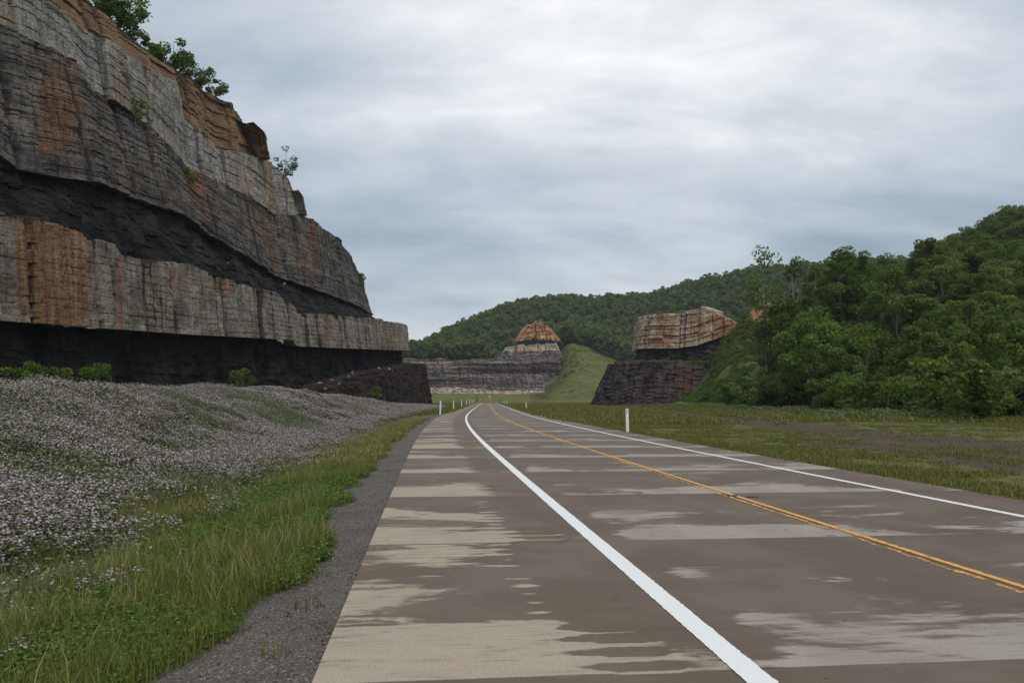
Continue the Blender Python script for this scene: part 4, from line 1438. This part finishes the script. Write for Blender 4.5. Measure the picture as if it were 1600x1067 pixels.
def build_low_plants():
    rg = np.random.default_rng(3)
    vet = [clump('vetch_a', rg, 130, 0.026, 0.34, 0.32, M['leaf_vetch'], 5, 0.015, M['flower']),
           clump('vetch_b', rg, 120, 0.026, 0.34, 0.30, M['leaf_vetch'], 14, 0.016, M['flower']),
           clump('vetch_c', rg, 120, 0.026, 0.34, 0.34, M['leaf_vetch'], 26, 0.017, M['flower'])]
    vetfar = [clump('vetch_d', rg, 80, 0.06, 0.6, 0.36, M['leaf_vetch'], 7, 0.036, M['flower']),
              clump('vetch_e', rg, 80, 0.06, 0.6, 0.36, M['leaf_vetch'], 20, 0.036, M['flower'])]
    gr = [tuft('grass_a', rg, 34, 0.16, 0.08, 0.22, 0.0035, M['grass'], 0.6, 0.06),
          tuft('grass_b', rg, 22, 0.20, 0.14, 0.42, 0.0030, M['grass'], 0.5, 0.22),
          tuft('grass_c', rg, 44, 0.16, 0.05, 0.13, 0.0045, M['grass'], 0.7, 0.04)]
    grfar = [tuft('grass_d', rg, 40, 0.38, 0.10, 0.32, 0.011, M['grass'], 0.5, 0.10),
             tuft('grass_e', rg, 40, 0.38, 0.08, 0.20, 0.012, M['grass'], 0.6, 0.05)]
    grfield = [tuft('grass_i', rg, 40, 0.38, 0.05, 0.20, 0.010, M['field'], 0.6, 0.10), tuft('grass_j', rg, 40, 0.38, 0.04, 0.12, 0.011, M['grass'], 0.7, 0.05)]
    clo = [clump('clover_a', rg, 90, 0.017, 0.18, 0.10, M['clover'], 1, 0.009, M['flower'], False),
           clump('clover_b', rg, 90, 0.019, 0.18, 0.13, M['clover'], 0, 0.01, None, False)]
    weed = [clump('weed_a', rg, 120, 0.11, 0.8, 0.9, M['leaf_vetch'], 2, 0.05, M['flower']),
            clump('weed_b', rg, 120, 0.12, 0.8, 0.8, M['leaf_bush'], 0, 0.05, None)]

    def P_of(X, Y):
        return np.stack([X, Y, gz(X, Y)], 1)
    # vetch bank
    X, Y, t = sample_band(66000, 4.5, 60, -19, -5.2, 0.8)
    dens = 0.35 + 0.65 * sstep(0.36, 0.56, fbm(X * 0.35, Y * 0.30, 61, 3))
    edge = sstep(-6.1, -7.3, t + 1.6 * (fbm(Y * 0.25, Y * 0, 62, 3) - 0.5))
    ok = RNG.uniform(0, 1, len(X)) < np.maximum(edge * np.maximum(dens, 0.6), 0.05 * dens)
    P = P_of(X[ok], Y[ok]); keep = in_view(P); P = P[keep]
    scatter('crown_vetch', vet, P, RNG.uniform(0.6, 1.45, len(P)), [2.0, 3.0, 4.0], 'pale pink flowering vetch covering the bank beside the road', 'flowering vetch', 0.2, 0.45)
    X, Y, t = sample_band(26000, 45, 190, -20, -6.6, 0.9)
    ok = RNG.uniform(0, 1, len(X)) < sstep(-6.4, -7.6, t)
    P = P_of(X[ok], Y[ok]); P = P[in_view(P)]
    scatter('distant_vetch', vetfar, P, RNG.uniform(0.7, 1.2, len(P)), [2, 3], 'greyish flowering vetch on the far stretch of the bank below the cliff', 'flowering vetch', 0.15, 0.2)
    # flowers in the foot of the bank close to the camera
    X, Y, t = sample_band(500, 3.4, 9, -7.6, -4.9, 1.0)
    ok = fbm(X * 0.9, Y * 0.9, 71, 2) > 0.52
    P = P_of(X[ok], Y[ok]); P = P[in_view(P)]
    scatter('wildflowers', vet[1:], P, RNG.uniform(0.45, 0.8, len(P)), [1, 1], 'loose patch of pale wildflowers in the near grass verge', 'wildflowers', 0.2)
    # left verge grass
    X, Y, t = sample_band(60000, 2.6, 70, -7.4, -3.3, 0.75)
    clov = sstep(-5.6, -4.9, t + 0.8 * (fbm(X * 0.6, Y * 0.6, 91, 3) - 0.5)) * sstep(22, 14, Y)
    gedge = np.interp(Y, [-10, 4, 6, 8, 14, 28, 60, 120, 370], [-4.6, -4.3, -3.85, -3.65, -3.65, -3.9, -3.7, -3.4, -3.2]) + (fbm(Y * 0.7, Y * 0 + 3, 8, 4) - 0.5) * 0.9
    ok = (t < gedge + 0.15) & (RNG.uniform(0, 1, len(X)) < 0.30 + 0.7 * sstep(0.38, 0.55, fbm(X * 0.8, Y * 0.6, 64, 3)))
    ok &= RNG.uniform(0, 1, len(X)) > 0.55 * clov
    P = P_of(X[ok], Y[ok]); P = P[in_view(P)]
    far = P[:, 1] > 22
    scatter('verge_grass', gr, P[~far], RNG.uniform(0.7, 1.2, (~far).sum()), [4, 1.6, 5], 'green verge grass between the gravel shoulder and the vetch bank', 'grass', 0.12, 0.7)
    scatter('distant_verge_grass', grfar, P[far], RNG.uniform(0.45, 0.9, far.sum()), [2, 3], 'strip of verge grass further along the gravel shoulder', 'grass', 0.12)
    # clover
    X, Y, t = sample_band(26000, 2.6, 26, -5.7, -3.2, 0.9)
    ok = (t < gedge_of(Y) + 0.12 + 0.25 * (vnoise(X * 3, Y * 3, 5) - 0.5)) & (RNG.uniform(0, 1, len(X)) < sstep(0.43, 0.55, fbm(X * 1.0, Y * 0.8, 66, 4)) + 0.08)
    P = P_of(X[ok], Y[ok]); P = P[in_view(P)]
    scatter('clover', clo, P, RNG.uniform(0.7, 1.2, len(P)), [1, 1], 'low bright green clover edging the gravel shoulder', 'clover', 0.12)
    # single tufts in the gravel
    for k, (px, py, s) in enumerate(((482, 962, 0.85), (432, 1038, 0.75), (498, 910, 0.7))):
        X, Y = on_plane(px, py, -0.1)
        o = link('grass_tuft', gr[0], None, (X, Y, gz1(X, Y) + 0.01)); o.scale = (s, s, s * 1.2)
        tag(o, ('small green grass tuft alone in the gravel, middle of three', 'grass tuft in the gravel closest to the camera', 'small clover-like tuft in the gravel, farthest of three')[k], 'grass tuft', 'tufts in the gravel shoulder')
    # right field
    X, Y, t = sample_band(60000, 10, 150, 8.05, 40, 0.8)
    tr = np.clip(track(X, Y) + 1.1 * (fbm(X * 0.7, Y * 0.7, 67, 3) - 0.5), 0, 1) ** 0.7
    ok = RNG.uniform(0, 1, len(X)) < (1 - np.minimum(0.90, 1.05 * tr)) * (0.25 + 0.75 * sstep(0.40, 0.56, fbm(X * 0.3, Y * 0.3, 68, 3)) + 0.5 * sstep(11, 9.5, t))
    P = P_of(X[ok], Y[ok]); P = P[in_view(P)]
    scatter('field_grass', grfield, P, RNG.uniform(0.4, 0.9, len(P)), [2, 3], 'short olive grass of the open field across the road', 'grass', 0.12)
    X, Y, t = sample_band(16000, 60, 400, 8.05, 46, 0.9)
    ok = RNG.uniform(0, 1, len(X)) < 1 - 1.1 * track(X, Y)
    P = P_of(X[ok], Y[ok]); P = P[in_view(P)]
    scatter('distant_field_grass', [tuft('grass_f', rg, 44, 1.1, 0.12, 0.35, 0.035, M['field'], 0.6, 0.05)], P, RNG.uniform(0.7, 1.2, len(P)), [1], 'grass on the far part of the field before the outcrop', 'grass', 0.1)
    X, Y, t = sample_band(9000, 100, 430, -24, -2.9, 1.0)
    P = P_of(X, Y); P = P[in_view(P)]
    scatter('roadside_grass', [tuft('grass_g', rg, 44, 0.9, 0.10, 0.30, 0.035, M['grass'], 0.6, 0.05)], P, RNG.uniform(0.7, 1.2, len(P)), [1], 'grass verge behind the white posts along the bend', 'grass', 0.1)
    # tall weeds in front of the wood
    Y = RNG.uniform(56, 190, 5200)
    X = 38.0 - 0.05 * (100 - Y) - np.abs(RNG.normal(0, 4.6, len(Y))) - 0.2
    ok = fbm(X * 0.22, Y * 0.12, 69, 4) > 0.47
    P = P_of(X[ok], Y[ok])
    scatter('tall_weeds', weed + [clump('weed_c', rg, 90, 0.07, 0.7, 0.5, M['field'], 0)], P, 0.25 + 0.85 * RNG.uniform(0, 1, len(P)) ** 1.6, [2, 1.5, 2], 'grey-green weeds growing in a band before the bushes of the wood', 'weeds', 0.15)
    # spur by the far cutting
    n = 5000
    X = RNG.uniform(10, 100, n); Y = RNG.uniform(420, 512, n)
    P = np.stack([X, Y, gz(X, Y)], 1)
    scatter('hillside_grass', [tuft('grass_h', rg, 50, 1.8, 0.05, 0.25, 0.06, M['field'], 0.8, 0.0)], P, RNG.uniform(0.6, 1.1, n), [1], 'green grass slope beside the far rock face', 'grass', 0.1)
    # cover of the ramp beside the outcrop and of the spur
    X = RNG.uniform(42, 76, 9000); Y = RNG.uniform(176, 212, 9000)
    P = np.stack([X, Y, gz(X, Y)], 1)
    keep = (P[:, 2] > 1.0) & ((((X - 67) / 1.5) ** 2 + (Y - 198.5) ** 2 > 26) | (RNG.uniform(0, 1, len(X)) < 0.1)) & (fbm(X * 0.3, Y * 0.3, 46, 3) > 0.36)
    P = P[keep]
    scatter('ramp_grass', [tuft('grass_k', rg, 60, 0.7, 0.10, 0.35, 0.035, M['clover'], 0.9, 0.02), weed[1]], P, RNG.uniform(0.5, 1.1, len(P)), [4, 1], 'bright green grass and weeds on the ramp beside the outcrop', 'grass', 0.3)
    X = RNG.uniform(14, 90, 900); Y = RNG.uniform(430, 500, 900)
    k = fbm(X * 0.06, Y * 0.06, 47, 3) > 0.5
    P = np.stack([X, Y, gz(X, Y)], 1)[k]
    scatter('slope_weeds', weed, P, RNG.uniform(0.6, 1.6, len(P)), [2, 2], 'weeds dotted over the green slope beside the far rock face', 'weeds', 0.2)
    P = np.vstack(BENCH)
    P = P[(fbm(P[:, 0] * 0.25, P[:, 1] * 0.25, 48, 3) > 0.42) & (RNG.uniform(0, 1, len(P)) < 0.7)]
    scatter('bench_grass', [tuft('grass_l', rg, 50, 0.5, 0.15, 0.55, 0.03, M['field'], 0.6, 0.1), weed[1]], P, RNG.uniform(0.4, 1.0, len(P)), [4, 1], 'grass growing along the top of the black bench', 'grass', 0.2)
    # pebbles
    V = []
    peb = []
    for q in range(3):
        v, f = ico(rg, 1.0, 0.35)
        me = bpy.data.meshes.new('pebble'); me.from_pydata(v, [], f); me.materials.append(M['stone'] if q == 0 else M['stone_dark']); peb.append(me)
    X, Y, t = sample_band(9000, 2.8, 26, -4.4, -2.72, 1.0)
    P = P_of(X, Y); P[:, 2] += 0.022; P = P[in_view(P)]
    scatter('pebbles', peb, P, 0.003 + 0.011 * RNG.uniform(0, 1, len(P)) ** 3, [2, 2, 2], 'loose pebbles strewn over the gravel shoulder', 'pebbles', 1.0)


def gedge_of(Y):
    return np.interp(Y, [-10, 4, 6, 8, 14, 28, 60, 120, 370], [-4.6, -4.3, -3.85, -3.65, -3.65, -3.9, -3.7, -3.4, -3.2]) + (fbm(Y * 0.7, Y * 0 + 3, 8, 4) - 0.5) * 0.9


def ico(rg, r, jit):
    t = (1 + 5 ** 0.5) / 2
    v = np.array([(-1, t, 0), (1, t, 0), (-1, -t, 0), (1, -t, 0), (0, -1, t), (0, 1, t), (0, -1, -t), (0, 1, -t), (t, 0, -1), (t, 0, 1), (-t, 0, -1), (-t, 0, 1)], float)
    v /= np.linalg.norm(v[0])
    v *= r * (1 + rg.uniform(-jit, jit, (12, 1)))
    v[:, 2] *= 0.7
    f = [(0, 11, 5), (0, 5, 1), (0, 1, 7), (0, 7, 10), (0, 10, 11), (1, 5, 9), (5, 11, 4), (11, 10, 2), (10, 7, 6), (7, 1, 8), (3, 9, 4), (3, 4, 2), (3, 2, 6), (3, 6, 8), (3, 8, 9), (4, 9, 5), (2, 4, 11), (6, 2, 10), (8, 6, 7), (9, 8, 1)]
    return v.tolist(), f


build_low_plants()


# ------------------------------------------------------------------ plants on the cliff
def cliff_X(Y, setb):
    return LEFT_A[0] + LEFT_K * (Y - LEFT_A[1]) - setb


def on_cliff(px, py, setb):
    """point of the left cutting (at a given setback) that shows at a pixel"""
    c = (px - 800) / F; u = (533.5 - py) / F
    r = c / (CP - u * SP)
    Y = (LEFT_A[0] - LEFT_K * LEFT_A[1] - setb) / (r - LEFT_K)
    return r * Y, Y, float(height_at(Y, py))


def build_cliff_plants():
    items = [
        ('sapling', 'crest_tree', 197, 60, 10.8, 1.5, 'tall slender tree on the cliff crest, cut off by the top of the picture', 'tree'),
        ('bush3', 'crest_bush', 165, 24, 10.8, 1.1, 'dark bush on the cliff crest behind the tall slender tree', 'bush'),
        ('bush3', 'crest_bush', 182, 50, 10.6, 0.9, 'dark bush at the foot of the slender crest tree', 'bush'),
        ('bush1', 'crest_bush', 214, 76, 10.6, 0.7, 'low bush on the cliff crest between the slender tree and the rounded bush', 'bush'),
        ('bush3', 'crest_bush', 268, 116, 10.6, 1.15, 'rounded dark green bush, biggest on the cliff crest', 'bush'),
        ('bush1', 'crest_bush', 307, 134, 10.4, 1.0, 'light green bush on the crest above the brown cap rock', 'bush'),
        ('bush2', 'crest_bush', 337, 148, 10.4, 0.85, 'small spreading bush on the crest, last before the edge drops', 'bush'),
        ('ledge', 'crest_bush', 358, 166, 10.0, 0.55, 'tiny plant on the brown cap edge', 'bush'),
        ('ledge', 'crest_bush', 384, 212, 9.6, 0.75, 'small dark plant hanging on the corner of the brown cap', 'bush'),
        ('ledge', 'crest_bush', 407, 236, 9.0, 0.5, 'tiny plant under the corner of the brown cap', 'bush'),
        ('sapling', 'ledge_tree', 446, 283, 8.0, 1.15, 'lone small tree on the stepped cliff edge against the sky', 'tree'),
        ('ledge', 'ledge_plant', 212, 182, 6.6, 1.5, 'yellow-green plant on the ledge below the pale sandstone', 'plant'),
        ('ledge', 'ledge_plant', 192, 128, 7.0, 0.9, 'small plant in the tan stained crack of the pale sandstone', 'plant'),
        ('ledge', 'ledge_plant', 284, 288, 6.2, 1.6, 'tall green plant in the notch beside the orange block', 'plant'),
        ('ledge', 'ledge_plant', 315, 215, 7.6, 0.7, 'small plant below the brown cap rock', 'plant'),
        ('ledge', 'ledge_plant', 516, 386, 5.8, 1.3, 'grassy plant on the upper cliff edge near its far end', 'plant'),
        ('ledge', 'ledge_plant', 562, 440, 5.6, 1.5, 'round green plant at the far upper corner of the cliff', 'plant'),
        ('ledge', 'ledge_plant', 377, 601, -1.2, 1.5, 'pale green plant against the foot of the black shale', 'plant'),
        ('bush2', 'ledge_plant', 586, 622, -4.4, 0.8, 'small bush at the foot of the low black bench', 'plant'),
        ('bush2', 'bank_bush', 20, 606, -9.0, 0.46, 'dark low bush behind the bank, at the very edge of the picture', 'bush'),
        ('bush1', 'bank_bush', 58, 604, -9.0, 0.46, 'wide dark bush behind the bank in front of the black shale', 'bush'),
        ('bush2', 'bank_bush', 98, 604, -9.0, 0.46, 'low bush behind the bank, third from the picture edge', 'bush'),
        ('bush1', 'bank_bush', 150, 602, -9.0, 0.46, 'greenest bush behind the bank, last of the row', 'bush'),
    ]
    for key, nm, px, py, sb, sc, lab, cat in items:
        x, y, z = on_cliff(px, py, sb)
        plant(nm, key, (x, y, z - 0.15), sc, lab, cat, 'plants on the rock cutting')
    # loose rocks on the bench and ledges
    rg = np.random.default_rng(8)
    rocks = [(500, 599, -3.0, 0.5), (518, 594, -3.2, 0.4), (530, 600, -3.6, 0.42), (545, 588, -3.0, 0.35), (508, 607, -4.4, 0.4), (592, 576, -3.2, 0.6), (608, 577, -3.4, 0.5), (356, 412, 1.3, 0.28), (444, 444, 1.5, 0.35), (550, 583, -3.4, 0.5)]
    labs = ['pale rock on the rubble of the low bench, nearest', 'pale rock beside the nearest one on the bench rubble', 'pale rock low on the bench rubble', 'small pale rock at the back of the bench rubble', 'pale rock at the foot of the bench rubble',
            'larger pale rock on top of the low black bench', 'second pale rock on top of the low black bench', 'white stone on the dark ledge above the lower sandstone, nearer one', 'white stone on the dark ledge, farther one', 'flat pale rock where the bench meets the shale wall']
    for (px, py, sb, r), lab in zip(rocks, labs):
        x, y, z = on_cliff(px, py, sb)
        v, f = ico(rg, r * 0.7, 0.35)
        me = bpy.data.meshes.new('loose_rock'); me.from_pydata(v, [], f); me.materials.append(M['stone'])
        o = link('loose_rock', me, None, (x, y, z)); o.rotation_euler = (rg.uniform(0, 1), rg.uniform(0, 1), rg.uniform(0, 6))
        tag(o, lab, 'rock', 'rocks fallen on the cutting')


build_cliff_plants()


# ------------------------------------------------------------------ delineator posts and the work sign
def build_posts():
    def post_mesh(h):
        # flat flexible blade with folded-back edges
        prof = [(-0.055, 0.012), (-0.045, 0.0), (0.045, 0.0), (0.055, 0.012), (0.055, 0.018), (0.042, 0.008), (-0.042, 0.008), (-0.055, 0.018)]
        zs = [-0.2, h - 0.03, h]
        V = [(x * (1.0 if i < 2 else 0.8), y, z) for i, z in enumerate(zs) for (x, y) in prof]
        k = len(prof)
        Fc = [(i * k + q, i * k + (q + 1) % k, (i + 1) * k + (q + 1) % k, (i + 1) * k + q) for i in range(2) for q in range(k)]
        Fc.append(tuple(range(2 * k, 3 * k)))
        me = bpy.data.meshes.new('blade'); me.from_pydata(V, [], Fc); me.materials.append(M['post_white'])
        return me

    def refl(h):
        V = [(-0.038, -0.004, h - 0.24), (0.038, -0.004, h - 0.24), (0.038, -0.004, h - 0.05), (-0.038, -0.004, h - 0.05), (-0.038, 0.002, h - 0.24), (0.038, 0.002, h - 0.24), (0.038, 0.002, h - 0.05), (-0.038, 0.002, h - 0.05)]
        Fc = [(0, 1, 2, 3), (4, 7, 6, 5), (0, 4, 5, 1), (1, 5, 6, 2), (2, 6, 7, 3), (3, 7, 4, 0)]
        me = bpy.data.meshes.new('reflector'); me.from_pydata(V, [], Fc); me.materials.append(M['reflector'])
        return me
    bl, rl = post_mesh(1.62), refl(1.62)
    br, rr = post_mesh(1.27), refl(1.27)
    words = ['nearest', 'second', 'third', 'fourth', 'fifth', 'sixth', 'seventh', 'eighth']
    for k in range(7):
        Y = 92 + 41 * k
        p = road_pt(np.array([float(Y)]), -3.15)[0]
        g = gz1(p[0], p[1])
        r = link('delineator_post', None, None, (p[0], p[1], g))
        r.rotation_euler = (random.uniform(-.02, .02), random.uniform(-.03, .03), 0.05)
        r.scale = (1.6, 1.6, 1)
        link('blade', bl, r); link('reflector', rl, r)
        tag(r, ('nearest white marker post of the row beside the gravel shoulder' if k == 0 else words[k] + ' white marker post of the row along the shoulder side of the bend'), 'marker post', 'white marker posts')
    for k, (Y, t, lab) in enumerate(((41.7, 8.12, 'white marker post standing alone at the field edge of the road'), (133, 8.9, 'small white marker post farther along the field edge of the road'),
                                     (250, 8.6, 'tiny white marker post near the road crest, field side'), (292, 8.6, 'tiny white marker post at the road crest, last on the field side'))):
        p = road_pt(np.array([float(Y)]), t)[0]
        r = link('delineator_post', None, None, (p[0], p[1], gz1(p[0], p[1])))
        r.rotation_euler = (0.01, -0.02, 0.1)
        r.scale = (1.5, 1.5, 1)
        link('blade', br, r); link('reflector', rr, r)
        tag(r, lab, 'marker post', 'white marker posts')
    # orange diamond sign beyond the crest
    x, y, z = at(765, 627, 396)
    g = gz1(x, y)
    r = link('warning_sign', None, None, (x, y, g))
    top = at(765, 616.5, 396)[2] - g
    V, Fc = tubes([([(0, 0.03, -0.3), (0, 0.03, top - 0.2)], [0.05, 0.05])], 6)
    link('post', mesh_from('post', V, Fc, M['metal']), r)
    d = 0.95
    cz = top - d
    for nm, q, yy, th, mat in (('panel', d, 0.0, 0.02, M['sign_orange']), ('border', d * 0.9, -0.006, 0.004, M['sign_black']), ('face', d * 0.86, -0.010, 0.004, M['sign_orange'])):
        V = [(0, yy, cz - q), (q, yy, cz), (0, yy, cz + q), (-q, yy, cz), (0, yy + th, cz - q), (q, yy + th, cz), (0, yy + th, cz + q), (-q, yy + th, cz)]
        me = bpy.data.meshes.new(nm); me.from_pydata(V, [], [(0, 1, 2, 3), (4, 7, 6, 5), (0, 4, 5, 1), (1, 5, 6, 2), (2, 6, 7, 3), (3, 7, 4, 0)]); me.materials.append(mat)
        link(nm, me, r)
    tag(r, 'orange diamond warning sign on a post past the crest of the road', 'road sign')


build_posts()


def build_haze():
    lo, hi = (-1300, -60, -12), (2100, 1500, 190)
    V = [(x, y, z) for z in (lo[2], hi[2]) for y in (lo[1], hi[1]) for x in (lo[0], hi[0])]
    me = bpy.data.meshes.new('haze'); me.from_pydata(V, [], [(0, 2, 3, 1), (4, 5, 7, 6), (0, 1, 5, 4), (2, 6, 7, 3), (0, 4, 6, 2), (1, 3, 7, 5)])
    m = bpy.data.materials.new('thin_haze'); m.use_nodes = True
    n = m.node_tree.nodes; n.clear()
    o_ = n.new('ShaderNodeOutputMaterial'); pv = n.new('ShaderNodeVolumePrincipled')
    pv.inputs['Color'].default_value = (0.80, 0.88, 0.95, 1); pv.inputs['Density'].default_value = HAZE
    m.node_tree.links.new(pv.outputs[0], o_.inputs['Volume'])
    me.materials.append(m)
    o = link('haze', me)
    tag(o, 'thin pale haze in the air over the valley', 'haze', kind='stuff')


HAZE = 0.00012
build_haze()
